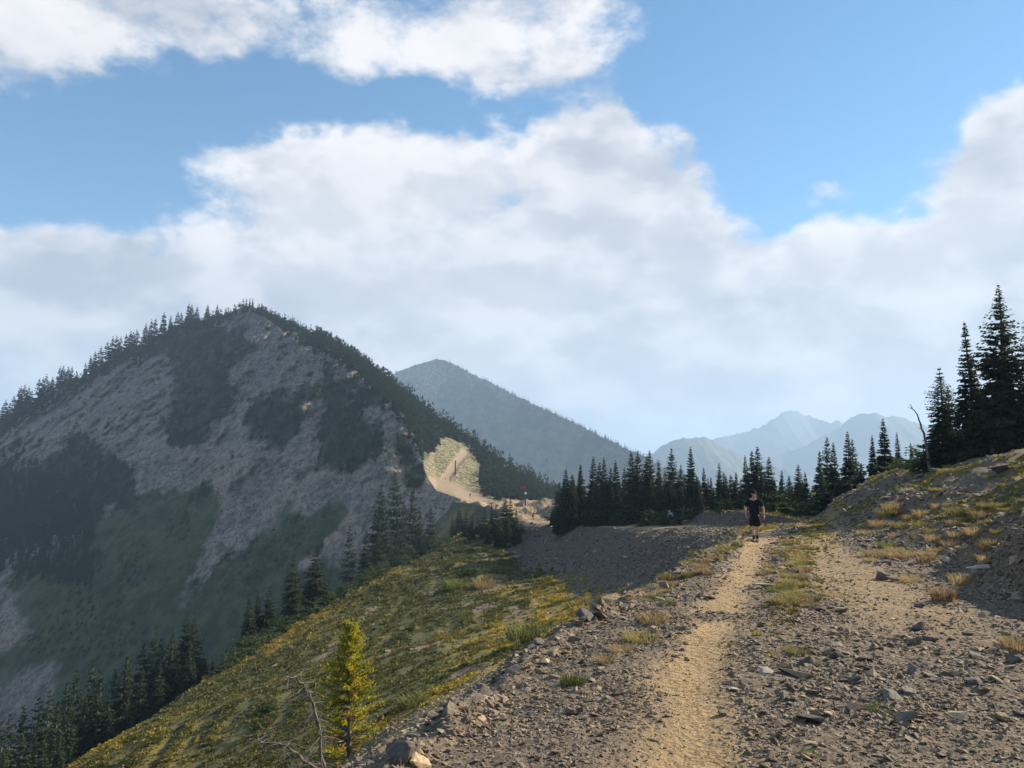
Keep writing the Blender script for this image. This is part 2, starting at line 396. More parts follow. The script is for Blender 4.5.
# materials ----------------------------------------------------
def ground_material():
    m, nt, b = material('ridge_ground')
    tc = nt.n('ShaderNodeTexCoord').outputs['Object']
    z1 = nt.n('ShaderNodeAttribute', attribute_name='zones'); z2 = nt.n('ShaderNodeAttribute', attribute_name='zones2')
    s1 = nt.n('ShaderNodeSeparateColor', ins={0: z1.outputs['Color']}); s2 = nt.n('ShaderNodeSeparateColor', ins={0: z2.outputs['Color']})
    n_big = nt.noise(tc, .35, 4); n_mid = nt.noise(tc, 3., 5); n_f = nt.noise(tc, 22., 6, .65)
    vor = nt.n('ShaderNodeTexVoronoi', ins={'Vector': tc, 'Scale': 16., 'Randomness': 1.}); vr = nt.n('ShaderNodeSeparateColor', ins={0: vor.outputs['Color']}).outputs[0]
    vor2 = nt.n('ShaderNodeTexVoronoi', ins={'Vector': tc, 'Scale': 45.}); vr2 = nt.n('ShaderNodeSeparateColor', ins={0: vor2.outputs['Color']}).outputs[1]
    gr = nt.mix(vr, (.10, .074, .050), (.25, .19, .125))
    gr = nt.mix(.45, gr, nt.mix(vr2, (.08, .065, .052), (.33, .27, .20)))
    gr = nt.mix(nt.ramp(n_big, .35, .65, 0, .5), gr, (.13, .105, .085))
    di = nt.mix(n_f, (.30, .20, .10), (.48, .34, .18))
    di = nt.mix(nt.ramp(vr2, .82, .95, 0, .5), di, (.24, .18, .12))
    c = nt.mix(nt.math('MULTIPLY', s1.outputs[0], nt.ramp(n_mid, .2, .5, .75, 1)), gr, di)
    c = nt.mix(nt.math('MULTIPLY', s2.outputs[1], .85), c, nt.mix(n_f, (.16, .10, .07), (.26, .165, .115)))
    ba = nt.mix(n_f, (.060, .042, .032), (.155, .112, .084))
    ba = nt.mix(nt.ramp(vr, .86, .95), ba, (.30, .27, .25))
    c = nt.mix(nt.math('MULTIPLY', s2.outputs[2], .6), c, nt.mix(n_f, (.12, .085, .055), (.27, .195, .125)))
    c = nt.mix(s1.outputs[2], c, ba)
    ve = nt.mix(nt.ramp(s2.outputs[0], .15, .85), nt.mix(n_mid, (.055, .065, .022), (.10, .11, .035)), nt.mix(n_mid, (.20, .155, .035), (.30, .235, .05)))
    ve = nt.mix(nt.ramp(n_f, .45, .7, 0, .6), ve, (.075, .055, .035))
    vm = nt.ramp(nt.math('ADD', s1.outputs[1], nt.math('MULTIPLY', nt.math('SUBTRACT', n_f, .5), 1.0)), .35, .65)
    c = nt.mix(vm, c, ve)
    nt.l.new(c, b.inputs['Base Color'])
    h = nt.math('ADD', nt.math('MULTIPLY', nt.noise(tc, 9., 8, .7), .07), nt.math('MULTIPLY', vor.outputs['Distance'], .03))
    h = nt.math('ADD', h, nt.math('MULTIPLY', vor2.outputs['Distance'], .012))
    bp = nt.n('ShaderNodeBump', ins={'Strength': .9, 'Distance': 1., 'Height': h})
    nt.l.new(bp.outputs[0], b.inputs['Normal']); b.inputs['Roughness'].default_value = .95
    return m
M_ground = ground_material()
V = np.stack([GX, GY, GZf], -1).reshape(-1, 3)
GF = grid_faces(*GX.shape)
near = mesh_np('ridge_ground', V, GF, M_ground, attrs={'zones': zones, 'zones2': zones2})
tag(near, kind='structure')
def row_interp(A, x, y):
    """value of grid field A at world x, y (arrays)"""
    x = np.atleast_1d(np.asarray(x, float)); y = np.atleast_1d(np.asarray(y, float))
    r = np.clip(np.searchsorted(rows, y)-1, 0, len(rows)-2); t = np.clip((y-rows[r])/(rows[r+1]-rows[r]), 0, 1)
    out = np.zeros(len(x))
    order = np.argsort(r); rs = r[order]
    st = np.flatnonzero(np.r_[True, rs[1:] != rs[:-1]]); en = np.r_[st[1:], len(rs)]
    for a, b_ in zip(st, en):
        k = order[a:b_]; i = rs[a]
        out[k] = (1-t[k])*np.interp(x[k], GX[i], A[i])+t[k]*np.interp(x[k], GX[i+1], A[i+1])
    return out
def gz(x, y):
    v = row_interp(GZf, x, y); return float(v[0]) if np.ndim(x) == 0 else v

# ================================================================ the mountain across the saddle
def col_interp(tab, px): t = np.array(tab, float); return np.interp(px, t[:, 0], t[:, 1])
SKY1 = [(-140, 455), (-60, 440), (0, 428), (37, 403), (75, 381), (112, 363), (160, 338), (175, 326), (205, 320), (226, 314), (238, 309), (243, 306), (252, 306), (262, 311),
        (285, 322), (300, 328), (330, 345), (360, 364), (400, 392), (440, 421), (480, 449), (520, 476), (560, 500), (600, 519), (660, 545), (760, 580)]
BND = SKY1[:12]+[(270, 322), (300, 340), (330, 352), (350, 366), (375, 385), (400, 412), (413, 436), (420, 458), (427, 476), (436, 490), (450, 495), (470, 503), (490, 508), (520, 513), (560, 518), (760, 585)]
YB2 = [(420, 262), (430, 258), (450, 252), (470, 246), (490, 236), (520, 220), (560, 210), (760, 200)]
YS = [(243, 600), (270, 575), (300, 548), (350, 510), (400, 482), (440, 468), (480, 455), (520, 438), (560, 425), (760, 400)]
mc = np.arange(-140, 700, 2.0 if LOW else 1.15)
_, tS = ray(mc, col_interp(SKY1, mc)+.0)
_, tB = ray(mc, col_interp(BND, mc)); 
uu = (mc-512)/FOC*1.0
def u_of(px, py): return ray(px, py)[0]
uB = u_of(mc, col_interp(BND, mc))
planeY = lambda u, t: 166.6/np.maximum(.46*u+.65-t, .12)
YB = planeY(uB, tB); YB = YB+(np.interp(mc, *np.array(YB2).T)-YB)*sstep(455, 560, mc)
Kc = np.maximum(.46*uB+.65-tB, .12)
nfa, nfl, nba = (260, 90, 20) if LOW else (430, 150, 30)
rowsP = []; py_b = col_interp(BND, mc)+sstep(262, 290, mc)*sstep(432, 415, mc)*(4.5*fbm(mc/17, mc*0, 4, 151)+1.5*fbm(mc/3, mc*0, 2, 152)); py_s = np.minimum(col_interp(SKY1, mc), py_b)
Xs = []; Ys = []; Zs = []; kinds = []; PXs = []; PYs = []
for i in range(nfa):
    f = i/(nfa-1); py = 960+(py_b-960)*f
    a, t = ray(mc, py); Y = YB*Kc/(Kc+np.maximum(tB-t, 0))
    Xs.append(a*Y); Ys.append(Y); Zs.append(CAMZ+t*Y); PXs.append(mc); PYs.append(py); kinds.append(np.zeros_like(mc))
YSc = np.interp(mc, *np.array(YS).T); YSc = np.where(mc < 243, YB+2, np.maximum(YSc, YB+2))
for i in range(1, nfl):
    f = i/(nfl-1); py = py_b+(py_s-py_b)*f
    a, t = ray(mc, py)
    Y = YB+(YSc-YB)*np.where(mc < 243, f, f**.9)
    Xs.append(a*Y); Ys.append(Y); Zs.append(CAMZ+t*Y); PXs.append(mc); PYs.append(py); kinds.append(np.ones_like(mc))
zt = Zs[-1]; yt = Ys[-1]; xt = Xs[-1]
for i in range(1, nba):
    d = 300*(i/(nba-1))**1.5
    Xs.append(xt/yt*(yt+d)); Ys.append(yt+d); Zs.append(zt-.02*d-.75*d*sstep(0, 60, d)); PXs.append(mc); PYs.append(py_s); kinds.append(np.full_like(mc, 2))
MX, MY, MZ, MK, MPX, MPY = [np.array(a) for a in (Xs, Ys, Zs, kinds, PXs, PYs)]
# relief: gullies and buttresses running down the fall line
fx, fy = -.578, -.816
cc_ = .85*MX-.52*MZ+.18*MY; ff_ = .52*MX+.85*MZ+.25*MY
face = (MK == 0)
edge = face*1.
wv = fbm(cc_/60, ff_/60, 3, 103)*14
wv2 = fbm(cc_/120, ff_/120, 3, 143)*40
chute = ridged((cc_+.8*wv)/38, (ff_+wv2)/150, 3, 101)
rel = -(.50*chute-.35)*.026 + .022*fbm((cc_+wv)/30, ff_/45, 4, 107, .55)+.010*ridged(cc_/11, ff_/16, 4, 109)+.0045*fbm(cc_/3.5, ff_/4, 3, 110)
upper = sstep(560, 430, MPY)
rel = rel*(.45+.55*upper)*edge*np.where(MPX > 400, sstep(440, 390, MPX)*.8+.2, 1)
PTOP = lambda px: np.interp(px, [416, 424, 432, 440, 448, 456, 465, 472, 478, 482, 500], [480, 464, 450, 439, 436, 440, 446, 453, 462, 500, 520])
kw_ = 2.5*fbm(MPX/5, MPY/5, 3, 141)
patchlit = (MK == 1)*sstep(-1.5, 1.5, MPY+kw_-PTOP(MPX))*sstep(484, 478, MPX)
r0_ = rel[nfa-1]
for j_ in range(nfa, len(MX)):
    f_ = max(0., 1-(j_-nfa)/(nfl*.35)); rel[j_] = np.where(mc < 250, r0_, r0_*f_)
rel += (MK == 1)*(.004*fbm(MX/9, MY/12, 3, 111)+.012*fbm(MX/30, MY/50, 3, 112))*np.where(MPX < 250, 0, 1)*sstep(0, 6, np.abs(MPY-py_b[None]))
sc_ = 1+rel
MX = MX*sc_; MY = MY*sc_; MZ = CAMZ+(MZ-CAMZ)*sc_
# vegetation / scree patches of the face
def ell(cx, cy, rx, ry, ang=0):
    a = R(ang); dx = MPX-cx; dy = MPY-cy
    p = (dx*math.cos(a)+dy*math.sin(a))/rx; q = (-dx*math.sin(a)+dy*math.cos(a))/ry
    return np.exp(-(p*p+q*q)**1.3)
wn_ = fbm(cc_/18, ff_/26, 5, 121, .65)
dark = ell(200, 350, 48, 28)+ell(205, 385, 30, 45, 20)+ell(190, 420, 30, 28, -20)+ell(350, 440, 36, 34)+ell(330, 400, 16, 40, 10)+ell(268, 415, 22, 34, 20)+ell(95, 460, 26, 26)+ell(120, 490, 18, 20)+ell(40, 500, 75, 60)+ell(408, 460, 10, 32, -15)+ell(290, 425, 10, 40, 25)+ell(180, 335, 26, 16)+ell(378, 395, 25, 14, 35)
dark = sstep(.35, .8, dark*(1+.25*fbm(cc_/70, ff_/70, 3, 131))+.62*wn_)*face
green = ell(120, 570, 140, 70)+ell(60, 640, 140, 60)+ell(250, 560, 60, 44, -40)+ell(300, 600, 80, 50)+ell(170, 520, 60, 30)+ell(330, 520, 22, 30, 45)+ell(200, 690, 160, 60)
green = sstep(.35, .8, green+.55*wn_-1.2*ell(228, 540, 26, 75, 28)-.9*ell(8, 625, 26, 45)-.8*ell(30, 690, 40, 18, -35)-1.2*ell(355, 520, 95, 9, -42))*face
green = np.maximum(green, (MK == 1)*(1-patchlit))
chm = sstep(.35, 1.0, chute+.3*wn_)
tan = np.clip(.75*chm*sstep(300, 360, MPY)*ell(270, 470, 260, 120)+ell(290, 470, 110, 36, -38)+ell(355, 515, 100, 12, -42)+ell(230, 540, 30, 50, -50)+ell(395, 500, 50, 26)+.9*ell(228, 545, 26, 75, 28)+.9*ell(8, 625, 30, 45)+.8*ell(30, 690, 40, 18, -35)+.6*ell(60, 440, 80, 30)+.7*ell(260, 470, 50, 90, 20)+.9*ell(440, 515, 60, 20), 0, 1)*(.6+.5*wn_)
tan = np.clip(np.maximum(tan, patchlit), 0, 1)
# the dirt road on the lit knoll
def near_line(pts, w):
    d = np.full(MPX.shape, 1e9)
    for (x0, y0), (x1, y1) in zip(pts[:-1], pts[1:]):
        vx, vy = x1-x0, y1-y0; t = np.clip(((MPX-x0)*vx+(MPY-y0)*vy)/(vx*vx+vy*vy), 0, 1)
        d = np.minimum(d, np.hypot(MPX-x0-t*vx, MPY-y0-t*vy))
    return np.exp(-(d/w)**4)
roadm = near_line([(418, 482), (440, 484), (455, 488), (470, 497), (490, 506)], 7.)+near_line([(446, 478), (457, 462), (466, 451)], 4.5)
roadm = np.clip(roadm, 0, 1)*(MK == 1)
mz1 = np.stack([dark, green, np.clip(tan, 0, 1)], -1).reshape(-1, 3)
mz2 = np.stack([roadm, patchlit, MK/2], -1).reshape(-1, 3)
def mountain_material(name, bscale=1.):
    m, nt, b = material(name)
    tc = nt.n('ShaderNodeMapping', ins={0: nt.n('ShaderNodeTexCoord').outputs['Object'], 3: (1, .45, 1)}).outputs[0]
    s1 = nt.n('ShaderNodeSeparateColor', ins={0: nt.n('ShaderNodeAttribute', attribute_name='zones').outputs['Color']})
    s2 = nt.n('ShaderNodeSeparateColor', ins={0: nt.n('ShaderNodeAttribute', attribute_name='zones2').outputs['Color']})
    n1 = nt.noise(tc, .05*bscale, 6, .6); n2 = nt.noise(tc, .35*bscale, 6, .7); n3 = nt.noise(tc, .9*bscale, 3, .6)
    rock = nt.mix(nt.ramp(n2, .35, .65), (.10, .085, .075), (.30, .245, .205))
    tanc = nt.mix(nt.ramp(n2, .35, .65), (.30, .215, .165), (.50, .375, .28))
    c = nt.mix(nt.math('MULTIPLY', s1.outputs[2], nt.ramp(n1, .25, .6, .5, 1)), rock, tanc)
    c = nt.mix(nt.ramp(n3, .56, .66, 0, .85), c, (.04, .045, .035)); c = nt.mix(nt.ramp(nt.noise(tc, .16*bscale, 5, .7), .55, .66, 0, .7), c, (.055, .06, .05))
    c = nt.mix(nt.math('MULTIPLY', s1.outputs[1], nt.ramp(n2, .3, .5, .55, .96)), c, nt.mix(nt.ramp(nt.noise(tc, .12*bscale, 6, .7), .35, .65), (.018, .038, .014), (.08, .095, .034)))
    c = nt.mix(nt.math('MULTIPLY', s1.outputs[0], nt.ramp(n2, .28, .42, .5, .97)), c, nt.mix(n2, (.012, .022, .012), (.04, .058, .025)))
    kn = nt.mix(nt.ramp(n3, .4, .6), (.19, .15, .08), (.36, .29, .18)); kn = nt.mix(nt.ramp(nt.noise(tc, .55, 5, .8), .47, .56), kn, (.075, .095, .035))
    c = nt.mix(s2.outputs[1], c, kn)
    c = nt.mix(s2.outputs[0], c, nt.mix(n3, (.20, .15, .10), (.30, .23, .155)))
    nt.l.new(c, b.inputs['Base Color'])
    bp = nt.n('ShaderNodeBump', ins={'Strength': 1., 'Distance': 1., 'Height': nt.math('MULTIPLY', nt.noise(tc, .35, 8, .7), nt.math('MULTIPLY_ADD', s2.outputs[0], -2., 2.4))})
    nt.l.new(bp.outputs[0], b.inputs['Normal'])
    return m
M_mtn = mountain_material('mountain_rock')
V = np.stack([MX, MY, MZ], -1).reshape(-1, 3)
MF = grid_faces(*MX.shape)
mtn = mesh_np('rocky_mountain', V, MF, M_mtn, attrs={'zones': mz1, 'zones2': mz2}); tag(mtn, kind='structure')
bvh_near = BVHTree.FromPolygons(np.stack([GX, GY, GZf], -1)[::3, ::3].reshape(-1, 3).tolist(), grid_faces(*GX[::3, ::3].shape).tolist())
bvh_mtn = BVHTree.FromPolygons(np.stack([MX, MY, MZ], -1)[::3, ::3].reshape(-1, 3).tolist(), grid_faces(*MX[::3, ::3].shape).tolist())
def hit(px, py, which='both'):
    a, t = ray(px, py); d = Vector((float(a), 1, float(t))).normalized(); o = Vector((0, 0, CAMZ)); best = None
    for b_ in ([bvh_near] if which != 'm' else [])+([bvh_mtn] if which != 'n' else []):
        h = b_.ray_cast(o, d)
        if h[0] is not None and (best is None or h[3] < best[1]): best = (h[0], h[3])
    return None if best is None else best[0]
def drop(x, y):
    best = None
    for b_ in (bvh_near, bvh_mtn):
        h = b_.ray_cast(Vector((x, y, 900)), Vector((0, 0, -1)))
        if h[0] is not None and (best is None or h[0].z > best): best = h[0].z
    return best

# ================================================================ farther mountains
def far_range(name, skyl, Yd, base, run, relief, mat, seed, step=2., nb=120, ridge_k=.01, patch=None, yprof=None):
    px = np.arange(skyl[0][0], skyl[-1][0], step); py = col_interp(skyl, px)+fbm(px/9, px*0+seed, 4, seed)*relief
    a, t = ray(px, py); Yr = Yd*(1+.03*fbm(px/60, px*0, 2, seed+3)); 
    if yprof: Yr = np.interp(px, *np.array(yprof).T)
    ztop = CAMZ+t*Yr; xtop = a*Yr
    Xl = []; Yl = []; Zl = []; K = []
    for i in range(nb):
        f = 1-i/(nb-1)          # 1 bottom .. 0 top
        d = run*f; zz = ztop-(ztop-base)*f**.92
        Yk = Yr-d
        Xl.append(xtop-0.0*d); Yl.append(Yk); Zl.append(zz); K.append(np.full_like(px, f))
    for i in range(1, 12):
        d = run*i/11; Xl.append(xtop); Yl.append(Yr+d); Zl.append(ztop-(ztop-base)*(i/11)); K.append(np.zeros_like(px))
    X, Y, Z, Kf = map(np.array, (Xl, Yl, Zl, K))
    sc = Yd/800.
    r = ridged(X/(70*sc)+Y/(300*sc), Y/(220*sc), 4, seed+5)
    Z = Z+(r-.6)*Yd*ridge_k*sstep(0, .18, Kf)
    z1 = np.stack([sstep(.0, .5, fbm(X/(40*sc), Y/(60*sc), 4, seed+9)), np.clip(.9-.0*Kf, 0, 1), np.zeros_like(X)], -1)
    if patch is not None: z1 = patch(X, Y, Z, Kf, z1)
    o = mesh_np(name, np.stack([X, Y, Z], -1).reshape(-1, 3), grid_faces(*X.shape), mat, attrs={'zones': z1.reshape(-1, 3), 'zones2': np.zeros((X.size, 3))})
    tag(o, kind='structure'); return px, xtop, Yr, ztop
SKY2 = [(330, 470), (365, 400), (395, 373), (410, 367), (425, 362), (437, 359), (447, 361), (456, 366), (470, 373), (500, 388), (530, 403), (560, 417), (590, 431), (615, 444), (640, 456), (680, 476), (740, 505)]
def patch2(X, Y, Z, K, z1):
    px, py = proj(X, Y, Z)
    m = sstep(.3, .8, np.exp(-((px-470)/38)**2-((py-402)/22)**2)+.7*np.exp(-((px-530)/50)**2-((py-440)/24)**2)+.25*fbm(px/14, py/10, 3, 5))
    z1[..., 0] *= 1-m; z1[..., 0] *= 1-.6*sstep(400, 370, py); z1[..., 1] = np.clip(m+sstep(380, 420, py)*.8, 0, 1); return z1
M_far = mountain_material('far_mountain', .35)
r2 = far_range('blue_mountain', SKY2, 1350., -280., 760., .9, M_far, 201, 1.3, 200, .008, patch2, [(330, 2600), (440, 2400), (640, 1650), (740, 1500)])
SKY3 = [(560, 480), (610, 468), (640, 459), (654, 452), (664, 445), (672, 441), (680, 438), (690, 438), (704, 437), (712, 440), (720, 446), (735, 453), (760, 462), (800, 474), (900, 500)]
far_range('hazy_ridge', SKY3, 4200., -280., 1100., 1.6, M_far, 231, 1.6, 90, .006)
SKY35 = [(700, 490), (740, 470), (770, 458), (800, 448), (822, 437), (835, 430), (850, 418), (866, 413), (875, 413), (885, 416), (899, 417), (915, 422), (935, 430), (970, 445), (1010, 452), (1060, 445), (1150, 430), (1300, 440), (1500, 470)]
far_range('hazy_peak_range', SKY35, 5200., -280., 1200., 1.8, M_far, 251, 1.6, 90, .006)
SKY4 = [(600, 470), (660, 455), (700, 443), (725, 436), (740, 434), (758, 428), (770, 421), (781, 414), (790, 410), (797, 412), (806, 414), (815, 418), (824, 422), (830, 422), (838, 420), (848, 424), (880, 428), (960, 434), (1060, 450), (1200, 470)]
far_range('distant_peaks', SKY4, 6400., -280., 1300., 2.6, M_far, 261, 1.6, 90, .006)
# the land around and behind: one wide sheet of forested valley floor
gx = np.linspace(-9000, 9000, 120); gy = np.linspace(-6000, 12000, 120); VX, VY = np.meshgrid(gx, gy)
VZ = -290+20*fbm(VX/900, VY/900, 3, 301)
vf = mesh_np('valley_floor', np.stack([VX, VY, VZ], -1).reshape(-1, 3), grid_faces(120, 120), M_far,
             attrs={'zones': np.repeat([[.6, 1, 0.]], VX.size, 0), 'zones2': np.zeros((VX.size, 3))}); tag(vf, kind='structure')
# haze: closed box of even air round camera and scene
if HAZE > 0:
    bm = bmesh.new(); bmesh.ops.create_cube(bm, size=1)
    for v in bm.verts: v.co = Vector((v.co.x*24000, v.co.y*24000+3000, (v.co.z+.5)*(640+330)-330))
    hm = bpy.data.materials.new('haze_air'); hm.use_nodes = True; ht = hm.node_tree
    for n in list(ht.nodes):
        if n.type != 'OUTPUT_MATERIAL': ht.nodes.remove(n)
    pv = ht.nodes.new('ShaderNodeVolumePrincipled'); pv.inputs['Density'].default_value = HAZE
    pv.inputs['Color'].default_value = HAZECOL+(1,); pv.inputs['Anisotropy'].default_value = .1
    ht.links.new(pv.outputs[0], [n for n in ht.nodes if n.type == 'OUTPUT_MATERIAL'][0].inputs['Volume'])
    hz = bm_obj('haze', bm, hm, smooth=False); tag(hz, kind='stuff')
# ================================================================ conifers
def foliage_mat(name, lo, hi, trans=.25, attr=False):
    m, nt, b = material(name)
    oi = nt.n('ShaderNodeObjectInfo').outputs['Random']
    tc = nt.n('ShaderNodeTexCoord').outputs['Object']
    f = nt.math('ADD', nt.math('MULTIPLY', nt.noise(tc, 2.3, 3), .7), nt.math('MULTIPLY', oi, .3))
    c = nt.mix(nt.ramp(f, .25, .8), lo, hi)
    nt.l.new(c, b.inputs['Base Color']); b.inputs['Roughness'].default_value = .75
    tr = nt.n('ShaderNodeBsdfTranslucent', ins={'Color': nt.mix(.5, c, [x*1.5 for x in hi])})
    mx = nt.n('ShaderNodeMixShader', ins={0: trans, 1: b.outputs[0], 2: tr.outputs[0]})
    out = [n for n in m.node_tree.nodes if n.type == 'OUTPUT_MATERIAL'][0]
    nt.l.new(mx.outputs[0], out.inputs['Surface']); return m
M_needle = foliage_mat('fir_needles', (.014, .028, .015), (.044, .066, .028))
M_needle2 = foliage_mat('young_fir_needles', (.03, .052, .02), (.065, .10, .03), .3)
M_bark = plain('grey_bark', (.14, .115, .095), .95, .35, 9)
M_dead = plain('dead_wood', (.15, .13, .115), .9, .35, 14)

def kites(base, d, side, L, Wd, bend):
    """kite quads: base (n,3), direction d, side vector, length, width -> V, F"""
    n = len(base)
    p0 = base; p2 = base+d*L[:, None]+bend
    mid = base+d*(L*.45)[:, None]+bend*.35
    p1 = mid+side*Wd[:, None]; p3 = mid-side*Wd[:, None]
    V = np.stack([p0, p1, p2, p3], 1).reshape(-1, 3)
    F = np.arange(4*n).reshape(n, 4); return V, F
def conifer_arrays(seed, h=8., w=1.1, whorl=.17, nb=7, sub=7, spray=.34, low=.06, taper=.85, droop=.35, ragged=.25, clumps=.35, leaders=1):
    """crown of a subalpine fir: whorls of drooping branches carrying many flat sprays"""
    r = np.random.default_rng(seed)
    zs = np.arange(h*low, h*.985, whorl); zs = zs+r.normal(0, whorl*.45, len(zs))
    B = []; D = []; S_ = []; Ls = []; Ws = []; Bd = []
    gaps = 1+ragged*np.interp(zs, np.linspace(0, h, 14), r.normal(0, 1, 14))
    for z, g in zip(zs, gaps):
        f = z/h; rad = (w*(1-f)**taper+.03)*max(.45, g)
        if f > .8: rad *= .62+.38*(1-f)/.2
        k = max(3, int(nb*(.6+.5*(1-f))+r.integers(-1, 2)))
        a0 = r.uniform(0, 6.28)
        for j in range(k):
            if r.random() < .06: continue
            a = a0+j*6.283/k+r.normal(0, .25); L = rad*r.uniform(.68, 1.18)
            zb_ = z+r.normal(0, whorl*.4); dr_ = droop*r.uniform(.6, 1.35); out = np.array([math.cos(a), math.sin(a), 0.]); sd_ = np.array([-math.sin(a), math.cos(a), 0.])
            ns = max(3, int(sub*(.45+.75*(1-f))*min(1.3, L/w+.25)))
            t = np.linspace(.18, 1, ns)+r.normal(0, .03, ns)
            up = .22*(f > .5)+.12
            zz = zb_+L*(up*t-dr_*(1.25-f)*t*t+.10*t**3)
            pts = out[None]*(L*t)[:, None]; pts[:, 2] = zz
            for sgn in (-1, 1, 0):
                m = ns
                dd = out[None]*r.uniform(.55, .9, m)[:, None]+sd_[None]*(sgn*r.uniform(.5, 1.0, m))[:, None]
                dd[:, 2] += r.normal(-.15, .18, m)
                dd /= np.linalg.norm(dd, axis=1)[:, None]
                ll = spray*(.55+.6*(1-t*.5))*r.uniform(.7, 1.25, m)*(.20+.95*(1-f)**.8)*(1 if sgn else .9)
                nn = np.cross(dd, np.array([0, 0, 1.])); nn /= np.linalg.norm(nn, axis=1)[:, None]+1e-6
                roll = r.normal(0, .75, m)
                upv = np.cross(nn, dd)
                sv = nn*np.cos(roll)[:, None]+upv*np.sin(roll)[:, None]
                B.append(pts); D.append(dd); S_.append(sv); Ls.append(ll); Ws.append(ll*r.uniform(.24, .36, m))
                bd = np.zeros((m, 3)); bd[:, 2] = -ll*r.uniform(.05, .35, m); Bd.append(bd)
    # the leading shoots
    for q in range(leaders):
        ox = 0 if q == 0 else r.uniform(-.25, .25)*w; hh = h if q == 0 else h*r.uniform(.9, .96)
        nl = 16; z = np.linspace(hh-.14*h, hh, nl)
        a = r.uniform(0, 6.28, nl); dd = np.stack([np.cos(a)*.6, np.sin(a)*.6, np.full(nl, .7)], 1)
        B.append(np.stack([np.full(nl, ox), np.zeros(nl), z-.02*h], 1)); D.append(dd); S_.append(np.stack([-np.sin(a), np.cos(a), 0*a], 1))
        ll = spray*(.34-.22*(z-(hh-.14*h))/(.14*h)); Ls.append(ll); Ws.append(ll*.3); Bd.append(np.zeros((nl, 3)))
    return kites(np.concatenate(B), np.concatenate(D), np.concatenate(S_), np.concatenate(Ls), np.concatenate(Ws), np.concatenate(Bd))
def trunk_arrays(h, r0, seed, limbs=10, w=1.):
    r = np.random.default_rng(seed); mb = MB()
    z = np.linspace(-.5, h*.97, 9); pts = np.stack([.02*h*.3*np.sin(z*.7+seed), .02*h*.3*np.cos(z*.5), z], 1)
    pts[0, :2] = pts[1, :2]
    mb.tube(pts, r0*(1-.93*np.clip(z/h, 0, 1)), 7)
    for k in range(limbs):
        zz = r.uniform(.06, .8)*h; a = r.uniform(0, 6.28); L = w*(1-zz/h)**.8*.8
        p = np.array([[0, 0, zz], [math.cos(a)*L*.5, math.sin(a)*L*.5, zz-.05*L], [math.cos(a)*L, math.sin(a)*L, zz-.25*L]])
        mb.tube(p, [r0*.22, r0*.14, r0*.05], 4)
    return mb
class Proto: pass
def make_proto(seed, h, w, name='fir_tree', mat=M_needle, parts=True, **kw):
    p = Proto(); p.h = h
    V, F = conifer_arrays(seed, h, w, **kw)
    p.crown = mesh_np('crown', V, F, mat, smooth=False, link=False)
    p.trunk = trunk_arrays(h, h*.016+.02, seed, w=w).build('trunk', M_bark, link=False)
    # single-mesh version for far away
    tv, tf = trunk_arrays(h, h*.016+.02, seed, 0, w).arrays()
    n = len(V); Fs = [np.concatenate([F]+[q+n for q in tf])] if len(tf) == 1 else [F]+[q+n for q in tf]
    mi = np.concatenate([np.zeros(len(F), int), np.ones(len(Fs[0])-len(F), int)]) if len(Fs) == 1 else None
    p.one = mesh_np('fir_tree', np.concatenate([V, tv]), Fs, [mat, M_bark], smooth=False, mi=mi, link=False)
    p.V, p.F = V, F
    return p
HI = [make_proto(s_, 9, w_, whorl=.115, nb=10, sub=11, spray=.30, droop=.42, ragged=.2, leaders=ld) for s_, w_, ld in ((3, 1.35, 1), (4, 1.75, 3), (5, 1.25, 2))]
MID = [make_proto(s_, 8, w_, whorl=.17, nb=9, sub=8, spray=.40, ragged=rg, low=.03) for s_, w_, rg in ((11, .95, .22), (12, 1.15, .28), (13, .8, .3), (14, 1.3, .2), (15, 1.0, .35), (16, .9, .18))]
DENSE = [make_proto(s_, 9, w_, whorl=.21, nb=8, sub=8, spray=.50, ragged=.12, low=.02, droop=.5, taper=.75) for s_, w_ in ((21, 1.45), (22, 1.7), (23, 1.25))]
FARP = [make_proto(s_, 10, w_, whorl=.55, nb=6, sub=4, spray=1.05, ragged=.2, low=.03) for s_, w_ in ((31, 1.25), (32, 1.6), (33, 1.05), (34, 1.4))]
TINY = [make_proto(s_, 10, w_, whorl=1.3, nb=5, sub=3, spray=1.9, ragged=.1, low=.05) for s_, w_ in ((41, 1.4), (42, 1.8), (43, 1.15))]
BUSHP = [make_proto(s_, 1.6, .95, mat=M_needle2, whorl=.13, nb=7, sub=6, spray=.26, ragged=.3, low=.02, taper=.5, droop=.2) for s_ in (51, 52)]
trees = []
def tree(p, x, y, z, h, wf, label, group, parts=True, name='fir_tree', lean=0., cat='tree'):
    s_ = h/p.h; rz = rng.uniform(0, 6.28)
    if parts:
        o = empty(name, (x, y, z), rz)
        for nm, me in (('trunk', p.trunk), ('crown', p.crown)):
            c = bpy.data.objects.new(nm, me); COL.objects.link(c); c.parent = o
    else:
        o = bpy.data.objects.new(name, p.one); COL.objects.link(o); o.location = (x, y, z); o.rotation_euler = (0, 0, rz)
    o.scale = (s_*wf, s_*wf, s_); o.rotation_euler[0] = lean+rng.normal(0, .018); o.rotation_euler[1] = rng.normal(0, .018)
    tag(o, label, cat, group); trees.append(o); return o
def tree_px(p, px, py_top, Y, label, group, wf=1., **kw):
    x, _, zt_ = at(px, py_top, Y); x = float(x); zb = drop(x, Y)
    return tree(p, x, Y, zb-.15, max(.8, float(zt_)-zb+.15), wf, label, group, **kw)
pick = lambda L: L[int(rng.integers(len(L)))]

